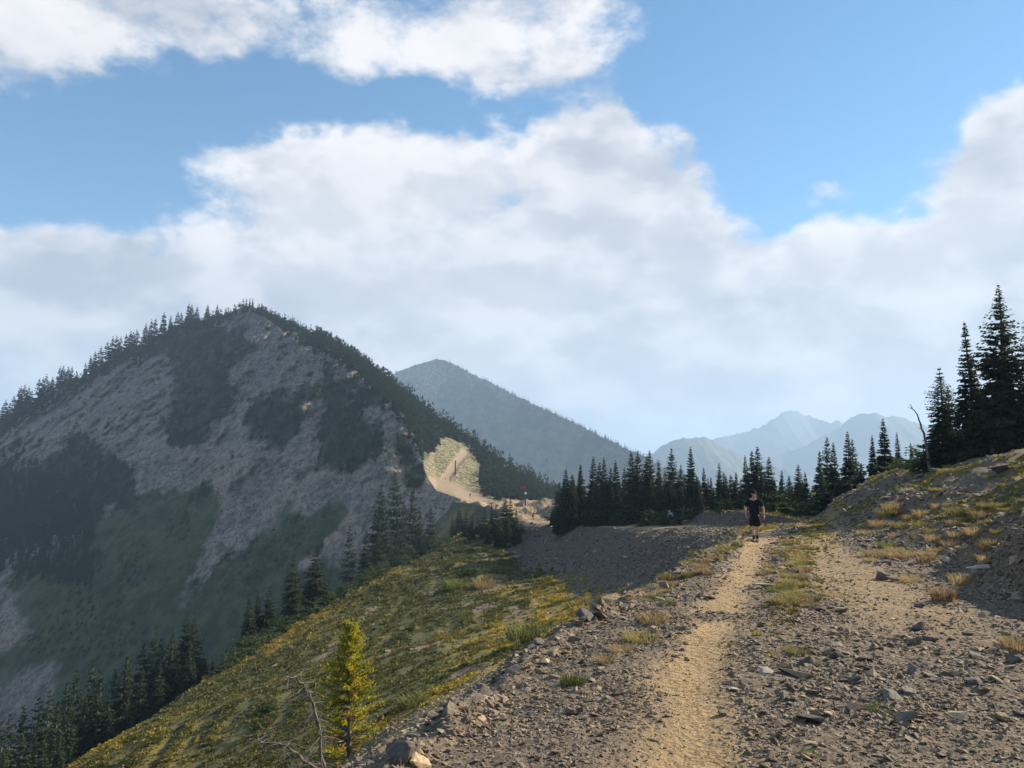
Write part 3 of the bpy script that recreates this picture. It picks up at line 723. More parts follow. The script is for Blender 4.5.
# --- right-hand hilltop group
G_ = 'tall firs on the right hill'
tree_px(HI[0], 992, 284, 39, 'tallest dark fir on the rocky right hilltop, with two thin leading shoots', G_, 1.25)
tree_px(HI[2], 966, 320, 40.5, 'slim tall fir just left of the tallest fir on the right hilltop', G_, 1.0)
tree_px(HI[1], 938, 366, 41.5, 'bushy twin-topped fir at the left end of the hilltop group', G_, 1.25)
tree_px(HI[0], 950, 385, 43, 'shorter dark fir wedged between the twin-topped fir and the slim tall one', G_, 1.2)
tree_px(HI[1], 1026, 312, 38, 'fir cut by the right edge of the view beside the tallest fir', G_, 1.0)
tree_px(HI[2], 1012, 390, 41, 'lower fir half hidden behind the right side of the tallest fir', G_, 1.3)
tree_px(HI[1], 980, 380, 43, 'dense fir behind the gap left of the tallest fir', G_, 1.2)
# --- firs left of it standing behind the hill brow
for px, py, Y, wf in [(817, 449, 60, .9), (825, 436, 63, .9), (832, 441, 58, 1), (846, 430, 56, 1.1), (853, 438, 60, .9), (861, 462, 55, 1.1), (871, 434, 54, .9), (883, 417, 54, 1.15), (891, 452, 57, 1.1), (897, 431, 55, .85), (912, 441, 58, .7), (904, 462, 60, 1),
                      (806, 471, 62, 1.), (838, 470, 53, 1.2), (822, 478, 57, 1.2), (874, 462, 57, 1.1), (812, 485, 61, 1.1), (850, 475, 52, 1.2), (866, 480, 52, 1.2), (900, 470, 58, 1), (884, 470, 52, 1.2)]:
    tree_px(pick(MID), px, py, Y, 'dark fir in the dense clump where the track meets the right hill', 'firs behind the foot of the right hill', wf)
# --- the row across the ridge behind the walker
row = [(566, 467, 112), (573, 478, 110), (582, 462, 112), (592, 455, 110), (600, 461, 108), (605, 456, 106), (611, 466, 107), (617, 459, 104), (624, 466, 105), (631, 450, 100), (637, 449, 102), (644, 455, 100), (650, 449, 97), (659, 459, 96), (665, 470, 96),
       (671, 447, 92), (680, 464, 90), (690, 445, 88), (697, 474, 86), (704, 466, 84), (711, 476, 84), (719, 462, 80), (725, 471, 80), (735, 471, 78), (740, 478, 76), (745, 454, 74), (751, 449, 73), (757, 445, 72), (762, 470, 72), (768, 456, 70),
       (774, 480, 70), (780, 469, 69), (790, 478, 68), (798, 464, 67), (804, 482, 66)]
for px, py, Y in row:
    tree_px(pick(MID), px, py, Y+rng.uniform(-2, 2), 'dark slender fir in the row across the ridge behind the walker', 'firs in the row behind the walker', rng.uniform(.85, 1.25))
for k in range(62):
    px = 560+k*4.0+rng.uniform(-2, 2); py = rng.uniform(470, 492)
    Y = np.interp(px, [560, 640, 700, 760, 806], [114, 100, 85, 73, 66])+rng.uniform(-3, 9)
    tree_px(pick(MID), px, py, Y, 'lower fir filling the row across the ridge behind the walker', 'low firs in the row behind the walker', rng.uniform(1.1, 1.7))
# --- beyond the rib of the open slope, bottom left
rib = [(2, 719, 66), (14, 712, 68), (27, 705, 70), (40, 696, 70), (50, 690, 70), (57, 700, 66), (64, 682, 72), (77, 669, 74), (84, 692, 70), (92, 659, 76), (102, 669, 74), (110, 690, 70), (125, 657, 77), (133, 654, 78), (140, 668, 76), (146, 638, 80), (154, 632, 80), (164, 636, 81),
       (171, 650, 80), (173, 628, 80), (185, 611, 82), (195, 613, 82), (191, 640, 80), (118, 668, 78), (32, 722, 64), (70, 700, 68), (98, 690, 70), (20, 730, 62), (8, 745, 60), (45, 735, 62), (160, 660, 76), (60, 725, 63), (129, 690, 72)]
for px, py, Y in rib:
    tree_px(pick(DENSE), px, py, Y, 'dark green fir in the stand below the slope at the bottom left', 'firs below the slope at the bottom left', rng.uniform(.8, 1.05))
tree_px(DENSE[0], 213, 656, 74, 'small fir at the right end of the bottom left stand', None, .8)
named = [(251, 593, 84, 'left one of the fir cluster a third across, just beyond the slope edge'), (258, 591, 86, 'middle fir of the cluster a third across, beyond the slope edge'), (271, 586, 86, 'right-hand narrow fir of the cluster a third across'),
         (295, 554, 92, 'tall dark fir standing alone left of its twin at the slope edge'), (317, 546, 95, 'tall dark fir right of its lone twin at the slope edge'), (366, 530, 116, 'broad dark fir of the pair halfway up the slope edge'), (379, 531, 118, 'slim fir right of the broad one halfway up the slope edge')]
for px, py, Y, lb in named: tree_px(pick(DENSE), px, py, Y, lb, None, 1.15)
for px, py, Y in [(382, 484, 190), (400, 471, 200), (408, 500, 190), (414, 482, 200), (397, 524, 170), (404, 530, 165), (390, 515, 180), (432, 504, 175), (378, 500, 190), (351, 525, 200), (421, 505, 180), (343, 592, 110)]:
    tree_px(pick(DENSE), px, py, Y, 'dark fir in the scattered stand under the sunlit knoll', 'firs under the knoll', rng.uniform(.7, .9))
for px, py, pb in [(459, 502, 534), (452, 515, 536), (466, 509, 538), (471, 513, 541), (478, 516, 534), (485, 508, 538), (492, 502, 536), (497, 504, 541), (505, 497, 538), (511, 497, 536), (516, 508, 544), (500, 518, 547), (508, 513, 543), (488, 520, 545)]:
    h_ = hit(px, pb, 'n'); tree(pick(DENSE), h_.x, h_.y, h_.z-.2, float(at(px, py, h_.y)[2])-h_.z+.2, rng.uniform(.8, 1.15), 'green fir in the clump beside the dirt road at the saddle', 'firs in the clump at the saddle')
tree_px(DENSE[1], 423, 540, 118, 'small lone fir on the upper edge of the open slope', None, 1.0)
tree_px(DENSE[1], 521, 521, 126, 'squat wide fir leaning over the bank below the road', None, 2.6)
tree_px(DENSE[0], 442, 552, 112, 'tiny fir on the slope right of the lone small fir', None, 1.2)
for px, py, Y in [(402, 640, 60), (437, 596, 80), (472, 560, 96), (268, 750, 42), (410, 625, 64)]:
    tree_px(BUSHP[0], px, py, Y, 'small green fir seedling standing out on the open slope', 'fir seedlings on the open slope', .9, name='fir_seedling')
# green krummholz along the rib line and at the feet of the row
for k in range(34):
    px = rng.uniform(190, 470); py = np.interp(px, [177, 270, 320, 370, 395, 445, 470], [707, 642, 612, 585, 565, 535, 515])
    Y = np.interp(px, [177, 270, 380, 466], [60, 80, 105, 135])+1.5
    x = float(at(px, py, Y)[0]); tree(BUSHP[k % 2], x, Y, drop(x, Y)-.2, rng.uniform(1.4, 2.4), rng.uniform(.8, 1.3), 'low green fir shrub along the lip of the open slope', 'low fir shrubs along the lip of the slope', parts=False, name='fir_shrub', cat='shrub')
for k in range(26):
    px = rng.uniform(600, 930); Y = np.interp(px, [600, 700, 806, 930], [101, 82, 60, 50])+rng.uniform(-2, 1)
    x = float(at(px, 500, Y)[0]); tree(BUSHP[k % 2], x, Y, drop(x, Y)-.2, rng.uniform(1.0, 2.2), rng.uniform(1, 1.8), 'low green fir shrub at the foot of the row of firs', 'low fir shrubs at the foot of the firs', parts=False, name='fir_shrub', cat='shrub')

# --- on the big mountain
def base_top(px, pyb, pyt, P_, label, group, wf=1., which='m', name='fir_tree'):
    h_ = hit(px, pyb, which)
    if h_ is None: return None
    Y = h_.y; zt_ = float(at(px, pyt, Y)[2])
    return tree(P_, h_.x, Y, h_.z-.4, max(2., zt_-h_.z+.4), wf, label, group, parts=False)
sk = [(3, 405), (7, 399), (10, 402), (15, 395), (20, 388), (22, 386), (26, 384), (29, 386), (32, 390), (40, 378), (43, 377), (47, 374), (50, 380), (53, 376), (60, 366), (64, 365), (68, 366), (72, 366), (78, 373), (86, 362), (92, 355), (96, 351), (101, 346), (107, 341), (113, 336), (117, 335), (121, 336), (127, 333), (131, 330), (134, 331), (138, 329), (146, 323), (152, 319), (156, 318), (164, 311), (171, 315), (178, 311), (182, 312), (189, 303), (192, 304), (197, 306), (208, 304), (217, 304), (226, 307)]
for px, py in sk:
    Y = float(np.interp(px, mc, YB))+rng.uniform(1, 4); x = float(at(px, py, Y)[0]); zb = bvh_mtn.ray_cast(Vector((x, Y, 900)), Vector((0, 0, -1)))[0]
    zt_ = float(at(px, py, Y)[2])
    if zb is not None: tree(pick(FARP), x, Y, zb.z-.5, max(3, zt_-zb.z+.5), 1.1, 'dark fir on the left skyline ridge of the big mountain', 'firs on the left skyline ridge', parts=False)
for k, px in enumerate((243.6, 246.6, 249.9, 252.8)):
    Y = 598.; x = float(at(px, 300, Y)[0]); zt_ = float(at(px, 297.5, Y)[2]); zb = bvh_mtn.ray_cast(Vector((x, Y, 900)), Vector((0, 0, -1)))[0].z
    tree(FARP[2], x, Y, zb-.5, zt_-zb+.5, .85, 'one of four narrow dark firs crowded on the very summit', 'narrow firs on the summit', parts=False)
tree(BUSHP[0], float(at(240, 303, 598)[0]), 598, float(at(240, 305, 598)[2])-1.2, 3.6, .8, 'pale rounded shrub on the summit left of the four narrow firs', None, parts=False, name='summit_shrub', cat='shrub')
# scattered on the face (each its own tree)
def scat(n, cx, cy, rx, ry, ang, hpx, label, group, protos=FARP):
    a = R(ang)
    for _ in range(n):
        r_ = math.sqrt(rng.random()); th = rng.uniform(0, 6.28); p, q = rx*r_*math.cos(th), ry*r_*math.sin(th)
        px, py = cx+p*math.cos(a)-q*math.sin(a), cy+p*math.sin(a)+q*math.cos(a)
        if px < -30: continue
        base_top(px, py, py-hpx*rng.uniform(.7, 1.25), pick(protos), label, group, rng.uniform(.9, 1.3))
# --- forests too thick to count
def forest(name, pts, protos, label):
    Vs = []; Fs = []; n = 0
    for (x, y, z, h, wf) in pts:
        p = pick(protos); a = rng.uniform(0, 6.28); s_ = h/p.h; c, s2 = math.cos(a), math.sin(a)
        V = p.V*[s_*wf, s_*wf, s_]; V = np.stack([V[:, 0]*c-V[:, 1]*s2+x, V[:, 0]*s2+V[:, 1]*c+y, V[:, 2]+z], 1)
        Vs.append(V); Fs.append(p.F+n); n += len(V)
    o = mesh_np(name, np.concatenate(Vs), np.concatenate(Fs), M_needle, smooth=False); tag(o, label, 'forest', kind='stuff'); return o
fp = []
# flank: between face boundary and skyline
def flank_pts(n, pxa, pxb, hpx):
    for _ in range(n):
        px = rng.uniform(pxa, pxb); i = int(np.clip((px-mc[0])/(mc[1]-mc[0]), 0, len(mc)-1))
        f = rng.random()**.8; j = nfa+int(f*(nfl-2)); y = MY[j, i]; x = MX[j, i]; z = MZ[j, i]
        ppx, ppy = proj(x, y, z)
        if 421 < ppx < 481 and ppy > np.interp(ppx, [416, 432, 440, 450, 465, 478, 482], [462, 452, 438, 436, 444, 458, 475])+1: continue
        if ppx > 470 and ppy > np.interp(ppx, [470, 490, 530], [491, 500, 506]): continue
        if 330 < ppx < 420 and ppy > np.interp(ppx, [330, 350, 400, 420], [348, 362, 405, 440]) and rng.random() < .25: continue
        h = hpx*rng.uniform(.7, 1.3)*y/FOC
        fp.append((x, y, z-.4, h, rng.uniform(.8, 1.15)))
flank_pts(330, 258, 330, 7); flank_pts(1500, 315, 480, 12.5); flank_pts(1150, 470, 640, 14.5)
for px in np.arange(262, 480, 2.6):          # skyline fringe
    i = int((px-mc[0])/(mc[1]-mc[0])); j = nfa+nfl-4
    h = np.interp(px, [262, 330, 400, 480], [7, 10, 13, 14])*rng.uniform(.6, 1.25)*MY[j, i]/FOC; fp.append((MX[j, i], MY[j, i], MZ[j, i]-.4, h, .8))
for _ in range(330):                         # trees overhanging the edge of the rocky face, and the thin wood under the left skyline
    px = rng.uniform(300, 424); py = np.interp(px, [300, 330, 350, 400, 414, 424], [338, 350, 364, 411, 436, 462])+rng.normal(0, 3)
    h_ = hit(px, py, 'm')
    if h_ is not None and h_.y > 200: fp.append((h_.x, h_.y, h_.z-.4, rng.uniform(6, 12)*h_.y/FOC, rng.uniform(.8, 1.1)))
for _ in range(420):
    px = rng.uniform(-20, 236); py = float(col_interp(SKY1, px))+1+abs(rng.normal(0, 5)); h_ = hit(px, py, 'm')
    if h_ is not None: fp.append((h_.x, h_.y, h_.z-.4, rng.uniform(5, 12)*h_.y/FOC, rng.uniform(.7, 1.0)))
forest('conifer_forest', fp, TINY, 'dense dark conifer forest covering the right flank of the big mountain')
# dark wooded patches on the face
fp = []
sel = np.flatnonzero((dark.ravel() > .45) & (MPX.ravel() > -40)); w_ = (MY.ravel()[sel])**0
for i in rng.choice(sel, 2200):
    x, y, z = MX.ravel()[i], MY.ravel()[i], MZ.ravel()[i]
    fp.append((x, y, z-.4, rng.uniform(4, 9)*y/FOC*1.0, rng.uniform(.9, 1.3)))
forest('scattered_forest', fp, TINY, 'dark patches of stunted conifers clinging to the rocky mountain face')
fp = []
sel = np.flatnonzero((green.ravel() > .5) & (MK.ravel() == 0) & (fbm(cc_/30, ff_/30, 3, 171).ravel() > .1))
for i in rng.choice(sel, 1100): fp.append((MX.ravel()[i], MY.ravel()[i], MZ.ravel()[i]-.4, rng.uniform(2, 5.5)*MY.ravel()[i]/FOC, rng.uniform(1.2, 2.0)))
forest('valley_scrub', fp, TINY, 'scattered dark scrub dotting the green lower slopes of the big mountain')
fp = []
for _ in range(520):
    px = rng.uniform(-20, 92); py = rng.uniform(470, 575)+.15*px
    h_ = hit(px, py, 'm')
    if h_ is None: continue
    fp.append((h_.x, h_.y, h_.z-.4, rng.uniform(9, 17)*h_.y/FOC, rng.uniform(.75, 1.05)))
forest('gully_forest', fp, FARP, 'green conifers filling the shaded gully at the left edge of the mountain')
# the blue mountain's crest and slopes
fp = []
px2, xt2, Yr2, zt2 = r2
for k in range(2600):
    i = int(rng.integers(len(px2))) 
    f = rng.random()**1.5 if k > 420 else 0.002
    d = 760*f; zz = zt2[i]-(zt2[i]+280)*f**.92
    if px2[i] < 455 and f < .1 and rng.random() < .85: continue
    fp.append((xt2[i], Yr2[i]-d+3, zz-1.5, rng.uniform(6, 14), 1.1))
forest('crest_forest', fp, TINY, 'thin fringe of conifers along the crest and slopes of the blue mountain')

# --- dead wood
def snag(name, pts, r0, nbr, seed, label, L=.5, up=-.2, side=None):
    r = np.random.default_rng(seed); root = empty(name, pts[0]); tag(root, label, 'dead tree')
    pts = np.array(pts, float)-np.array(pts[0], float); k = len(pts)
    t = np.linspace(0, 1, 24); P_ = np.stack([pchip(np.linspace(0, 1, k), pts[:, j], t) for j in range(3)], 1)
    P_ += .006*r.normal(size=P_.shape)*len(P_)*.12
    mb = MB(); mb.tube(P_, r0*(1-.88*t)+.003, 7); mb.build('trunk', M_dead, root)
    mb = MB()
    for _ in range(nbr):
        q = r.uniform(.12, .97); i = int(q*23); b0 = P_[i]; a = r.uniform(0, 6.28); l_ = L*(1-.55*q)*r.uniform(.5, 1.2)
        d = np.array([math.cos(a), math.sin(a), up+r.normal(0, .25)]); m1 = b0+d*l_*.5+r.normal(0, .02, 3); e = b0+d*l_+np.array([0, 0, -.18*l_])+r.normal(0, .03, 3)
        mb.tube(np.array([b0, m1, e]), [r0*.22, r0*.14, .003], 4)
        for _2 in range(3):
            s0 = b0+(e-b0)*r.uniform(.3, .9); mb.tube(np.array([s0, s0+r.normal(0, .12, 3)*L+[0, 0, -.05*L]]), [.005, .002], 3)
    mb.build('branch', M_dead, root); return root
def pt(px, py, Y): a = at(px, py, Y); return (float(a[0]), float(a[1]), float(a[2]))
snag('dead_snag', [pt(330, 800, 12.6), pt(324, 765, 12.6), pt(319, 730, 12.6), pt(313, 700, 12.5), pt(305, 686, 12.4), pt(294, 678, 12.2), pt(284, 677, 12.1)], .034, 48, 5, 'bare grey snag whose top bends over to the left beside the yellow sapling', .55, -.35)
snag('fallen_snag', [pt(345, 810, 12.0), pt(322, 775, 12.0), pt(300, 757, 12.0), pt(283, 746, 12.0), pt(262, 742, 12.0), pt(250, 739, 12.0)], .032, 34, 6, 'leaning dead branch reaching left below the bent grey snag', .35, .0)
Yd_ = 41; xb, _, zb = at(926, 462, Yd_)
snag('dead_fir', [pt(930, 470, Yd_), pt(926, 445, Yd_), pt(920, 422, Yd_), pt(910, 404, Yd_)], .09, 5, 8, 'bare pole leaning left out of the twin-topped fir on the hilltop', .5, .3)
# --- the yellow sapling
def yellow_tree():
    Y = 14.6; x, _, zt_ = at(350, 620, Y); x = float(x); zb = drop(x, Y)-.1; h = float(zt_)-zb
    root = empty('yellow_sapling', (x, Y, zb)); tag(root, 'slender sapling with sparse yellow-green needles and an orange patch, on the lower slope', 'tree')
    r = np.random.default_rng(77)
    mb = MB(); z = np.linspace(-.2, h*.98, 10); mb.tube(np.stack([.03*np.sin(z*2), 0*z, z], 1), .052*(1-.9*z.clip(0)/h)+.004, 8); mb.build('trunk', M_dead, root)
    A = [MB(), MB(), MB()]
    mb = MB()
    for k in range(400):
        f = .10+.885*r.random()**1.35; zz = f*h; a = r.uniform(0, 6.28); L = (.05+.85*(1-f)**.8)*r.uniform(.4, 1.15)*(h/2.9)
        dx, dy = math.cos(a), math.sin(a)
        mb.tube(np.array([[0, 0, zz], [dx*L*.6, dy*L*.6, zz+.06*L], [dx*L, dy*L, zz+.25*L]]), [.009, .006, .003], 4)
        orange = (.48 < f < .78 and dx > .1 and r.random() < .32) or (f < .45 and r.random() < .12)
        if f < .5 and r.random() < .5: continue
        n = int(40+34*(1-f)); t = r.uniform(.3, 1.05, n)
        base = np.stack([dx*L*t, dy*L*t, zz+.25*L*t*t], 1)+r.normal(0, .022, (n, 3))
        d = r.normal(0, 1, (n, 3)); d[:, 2] = np.abs(d[:, 2])+.3; d += np.array([dx, dy, 0])*.8; d /= np.linalg.norm(d, axis=1)[:, None]
        sv = np.cross(d, r.normal(0, 1, (n, 3))); sv /= np.linalg.norm(sv, axis=1)[:, None]
        ll = r.uniform(.035, .075, n)
        A[1 if orange else (2 if r.random() < .35 else 0)].add(*kites(base, d, sv, ll, ll*.17, np.zeros((n, 3))))
    mb.build('branch', M_dead, root)
    A[0].build('crown', foliage_mat('yellow_needles', (.24, .24, .025), (.42, .36, .04), .45), root, False)
    A[2].build('crown', foliage_mat('green_needles', (.10, .15, .02), (.26, .28, .03), .4), root, False)
    o = A[1].build('withered_foliage', foliage_mat('orange_needles', (.36, .20, .025), (.50, .33, .035), .4), root, False); o['label'] = 'withered orange needles on the right side'
yellow_tree()
# ================================================================ stones
def hull_stone(seed, n=11, flat=.5, elong=1.3):
    r = np.random.default_rng(seed); bm = bmesh.new()
    p = r.normal(size=(n, 3)); p /= np.linalg.norm(p, axis=1)[:, None]; p *= r.uniform(.75, 1.05, (n, 1)); p *= [elong, 1, flat]
    for q in p: bm.verts.new(q)
    g = bmesh.ops.convex_hull(bm, input=bm.verts)
    for v in [v for v in bm.verts if not v.link_faces]: bm.verts.remove(v)
    bmesh.ops.triangulate(bm, faces=bm.faces)
    bm.verts.index_update()
    V = np.array([v.co[:] for v in bm.verts]); F = np.array([[v.index for v in f.verts] for f in bm.faces]); bm.free()
    return V*.5, F
def stone_mat(name, dark, light, attr=True, tanmix=.2):
    m, nt, b = material(name)
    tc = nt.n('ShaderNodeTexCoord').outputs['Object']
    if attr:
        a = nt.n('ShaderNodeSeparateColor', ins={0: nt.n('ShaderNodeAttribute', attribute_name='zones').outputs['Color']}); r1 = a.outputs[0]; r2_ = a.outputs[1]; n = nt.noise(tc, 30., 4, .6)
    else:
        r1 = nt.n('ShaderNodeObjectInfo').outputs['Random']; r2_ = nt.math('FRACT', nt.math('MULTIPLY', r1, 7.31)); n = nt.noise(tc, 3.2, 6, .65)
    c = nt.mix(r1, dark, light)
    c = nt.mix(nt.ramp(r2_, .72, .9, 0, .8), c, (.36, .26, .15))
    c = nt.mix(nt.ramp(n, .35, .7, 0, .55), c, (.06, .055, .05), )
    nt.l.new(c, b.inputs['Base Color']); b.inputs['Roughness'].default_value = .8; b.inputs['Specular IOR Level'].default_value = .3
    bp = nt.n('ShaderNodeBump', ins={'Strength': .7, 'Distance': .02 if attr else .06, 'Height': n}); nt.l.new(bp.outputs[0], b.inputs['Normal'])
    return m
M_stone = stone_mat('broken_stone', (.075, .055, .040), (.36, .275, .185)); M_rock = stone_mat('rock', (.11, .095, .082), (.29, .25, .20), False)
PROTO_S = [hull_stone(300+i, 10, f, e) for i, (f, e) in enumerate([(.5, 1.3), (.35, 1.5), (.6, 1.1), (.28, 1.7), (.45, 1.2), (.7, 1.3), (.3, 1.3), (.4, 1.9)])]
def rotmats(n, tilt=.5):
    a = rng.uniform(0, 6.28, n); b = rng.normal(0, tilt, n); c = rng.normal(0, tilt, n)
    ca, sa, cb, sb, cc2, sc2 = np.cos(a), np.sin(a), np.cos(b), np.sin(b), np.cos(c), np.sin(c)
    Z_ = np.zeros(n); O = np.ones(n)
    Rz = np.stack([ca, -sa, Z_, sa, ca, Z_, Z_, Z_, O], 1).reshape(n, 3, 3)
    Rx = np.stack([O, Z_, Z_, Z_, cb, -sb, Z_, sb, cb], 1).reshape(n, 3, 3)
    Ry = np.stack([cc2, Z_, sc2, Z_, O, Z_, -sc2, Z_, cc2], 1).reshape(n, 3, 3)
    return np.einsum('nij,njk,nkl->nil', Rx, Ry, Rz)
def scatter_mesh(name, protos, P_, S_, Rm, attr, mat, smooth=False):
    Vs = []; Fs = []; As = []; n = 0
    which = rng.integers(0, len(protos), len(P_))
    for k, (V, F) in enumerate(protos):
        m = np.flatnonzero(which == k)
        if not len(m): continue
        W_ = np.einsum('nij,vj->nvi', Rm[m], V)*S_[m][:, None, None]+P_[m][:, None]
        Vs.append(W_.reshape(-1, 3)); Fs.append((F[None]+(np.arange(len(m))*len(V))[:, None, None]+n).reshape(-1, F.shape[1]))
        As.append(np.repeat(attr[m], len(V), 0)); n += len(m)*len(V)
    return mesh_np(name, np.concatenate(Vs), np.concatenate(Fs), mat, smooth=smooth, attrs={'zones': np.concatenate(As)})
# sampling helper: pick ground vertices weighted by how large they show, then jitter
Jx = np.gradient(GX, axis=1); Jy = np.gradient(GY, axis=0)
cell = np.abs(Jx*Jy)
ppx, ppy = proj(GX, np.maximum(GY, .5), GZf)
inview = (GY > 2.2) & (ppx > -120) & (ppx < 1290) & (ppy < 1000)
facing = .25+np.abs(np.gradient(ppy, axis=0)*Jx*FOC/np.maximum(GY, 3))/np.maximum(cell*(FOC/np.maximum(GY, 3))**2, 1e-9)
def sample(n, weight):
    w_ = (cell*weight*inview).ravel(); w_ = w_/w_.sum()
    i = rng.choice(w_.size, n, p=w_); r, c = np.divmod(i, GX.shape[1])
    r2 = np.clip(r, 0, GX.shape[0]-2); c2 = np.clip(c, 0, GX.shape[1]-2); f = rng.random(n); g = rng.random(n)
    x = GX[r2, c2]+(GX[r2, c2+1]-GX[r2, c2])*f; y = GY[r2, c2]+(GY[r2+1, c2]-GY[r2, c2])*g
    return x, y, row_interp(GZf, x, y), r2, c2
invd2 = 1/np.maximum(GY, 3.5)**1.9
gravelly = np.clip(1-1.02*trail-.88*rut2, .004, 1)*np.clip(1-.8*veg*(S > 5)-.97*veg*(S < 4.9), .02, 1)*(S > 4.35)*(S < 9.3)*(GY < 75)
N = 14000 if LOW else 115000
x, y, zz, rr, c_ = sample(N, invd2*gravelly*(.45+.9*sstep(-.4, .5, fbm(xr*.9, yr*.8, 3, 401))))
big = rng.random(N)
size = (.010+.0023*y)*np.exp(rng.normal(0, .42, N))*(1+.9*(big > .95))
nearedge = (np.abs(S[rr, c_]-5.0) < .22) | (S[rr, c_] > 8.15)
size *= np.where(nearedge & (rng.random(N) < .35), 1.9, 1.)
coarse = (S[rr, c_] > 7.15) & (S[rr, c_] < 8.2) & (y < 9) & (rng.random(N) < .13)
size *= np.where(coarse, 1.75, 1.)
size = np.minimum(size, .32)
A_ = np.stack([rng.beta(1.6, 2.2, N), rng.random(N), rng.random(N)], 1)
g1 = scatter_mesh('gravel', PROTO_S, np.stack([x, y, zz+size*.02], 1), size, rotmats(N, .34), A_, M_stone)
tag(g1, 'loose angular gravel and stone chips covering the track and its edges', 'gravel', kind='stuff')
# fine grit on the trodden lines
N = 4000 if LOW else 5500
x, y, zz, rr, c_ = sample(N, invd2*(trail+.8*rut2)*(GY < 26)); size = (.005+.0012*y)*np.exp(rng.normal(0, .35, N))
g2 = scatter_mesh('grit', PROTO_S[:3], np.stack([x, y, zz+size*.05], 1), size, rotmats(N, .4), np.stack([rng.beta(2.5, 2, N), .80+.19*rng.random(N), rng.random(N)], 1), M_stone)
tag(g2, 'small tan grit scattered on the trodden line of the trail', 'gravel', kind='stuff')
# scree stones on the shaded bank and the far slope
N = 16000
x, y, zz, rr, c_ = sample(N, (.45*bank+.25*(1-veg)*slopeL+.5*hillR*(GY < 60))*(GY > 12)*(GY < 150)/np.maximum(GY, 20)**1.2)
size = (.02+.0026*y)*np.exp(rng.normal(0, .4, N))*.9
g3 = scatter_mesh('scree', PROTO_S, np.stack([x, y, zz+size*.05], 1), size, rotmats(N, .5), np.stack([rng.beta(1.2, 2.4, N), rng.random(N)*.9, rng.random(N)], 1), M_stone)
tag(g3, 'scree of dark broken stones on the shaded bank and the hillside', 'scree', kind='stuff')

# ---- larger rocks, each on its own
def rock_mesh(seed, flat, elong):
    V, F = hull_stone(seed, 13, flat, elong); bm = bmesh.new()
    vs = [bm.verts.new(v*2) for v in V]
    for f in F: bm.faces.new([vs[i] for i in f])
    bmesh.ops.bevel(bm, geom=bm.edges[:], offset=.045, segments=1, affect='EDGES', clamp_overlap=True)
    bmesh.ops.triangulate(bm, faces=bm.faces); bmesh.ops.subdivide_edges(bm, edges=bm.edges[:], cuts=1)
    r = random.Random(seed)
    for v in bm.verts: v.co *= 1+r.uniform(-.03, .03)
    bmesh.ops.recalc_face_normals(bm, faces=bm.faces)
    me = bpy.data.meshes.new('rock'); bm.to_mesh(me); bm.free(); me.materials.append(M_rock); return me
ROCKS = [rock_mesh(500+i, f, e) for i, (f, e) in enumerate([(.6, 1.2), (.45, 1.4), (.75, 1.1), (.35, 1.5), (.5, 1.2), (.8, 1.3), (.3, 1.8), (.55, 1.35)])]
def rock(x, y, s_, label, group, k=None, rz=None, tilt=.25, sink=.25, zs=1., name='rock', mat=None):
    me = ROCKS[int(rng.integers(len(ROCKS))) if k is None else k]
    o = bpy.data.objects.new(name, me); COL.objects.link(o)
    z_ = gz(float(x), float(y)) if y < 240 else drop(x, y)
    o.location = (x, y, z_+s_*.5*.55-s_*sink*.6); o.scale = (s_*.5, s_*.5, s_*.5*zs)
    o.rotation_euler = (rng.normal(0, tilt), rng.normal(0, tilt), rng.uniform(0, 6.28) if rz is None else rz)
    if mat:
        o.material_slots[0].link = 'OBJECT'; o.material_slots[0].material = mat
    tag(o, label, 'rock', group); return o
def rock_px(px, py, wpx, label, group=None, **kw):
    h_ = hit(px, py, 'n')
    if h_ is None: return
    return rock(h_.x, h_.y, wpx*h_.y/FOC, label, group, **kw)
M_tan = plain('tan_rock', (.42, .32, .20), .85, .3, 3); M_pale = plain('pale_rock', (.36, .315, .26), .85, .2, 3); M_darkrock = plain('dark_rock', (.105, .088, .075), .8, .35, 3)
rock_px(408, 733, 20, 'tan rock at the top of the rock heap near the yellow sapling', mat=M_tan, k=2)
rock_px(400, 757, 34, 'large dark rock in the heap beside the yellow sapling', mat=M_darkrock, k=0)
rock_px(418, 764, 26, 'pale tan rock in front of the large dark rock in the heap', mat=M_tan, k=4)
rock_px(481, 722, 13, 'small tan block on the dark stones left of the trail', mat=M_tan, k=5)
rock_px(513, 672, 20, 'greenish grey boulder on the ridge lip left of the trail', k=2)
rock_px(545, 663, 13, 'flat tan rock on the ridge lip right of the greenish boulder', mat=M_tan, k=3)
rock_px(586, 618, 22, 'dark grey boulder at the ridge lip where the slope opens', mat=M_darkrock, k=0)
rock_px(626, 633, 14, 'rounded grey rock beside the straw grass left of the trail', k=2)
rock_px(882, 580, 17, 'blocky grey boulder beside the right wheel track', k=5, sink=.1)
rock_px(893, 581, 11, 'brown rock touching the right side of the blocky boulder', k=1, sink=.1)
rock_px(919, 607, 14, 'dark rock at the edge of the right wheel track below the boulder', mat=M_darkrock, k=0)
rock_px(987, 569, 24, 'long pale slab lying in the shade of the right bank', mat=M_pale, k=6, rz=2.9, tilt=.1, zs=.6)
rock_px(1003, 470, 24, 'large rounded boulder under the tallest fir on the hilltop', k=2, mat=M_darkrock)
rock_px(991, 461, 9, 'pale rock catching the sun under the tallest fir', mat=M_pale, k=2, sink=0)
rock_px(948, 562, 13, 'light grey rock half in shade on the right bank', k=4, mat=M_pale)
rock_px(820, 611, 15, 'left one of two dark stones beyond the grass strip', k=0, mat=M_darkrock)
rock_px(841, 612, 14, 'right one of two dark stones beyond the grass strip', k=2, mat=M_darkrock)
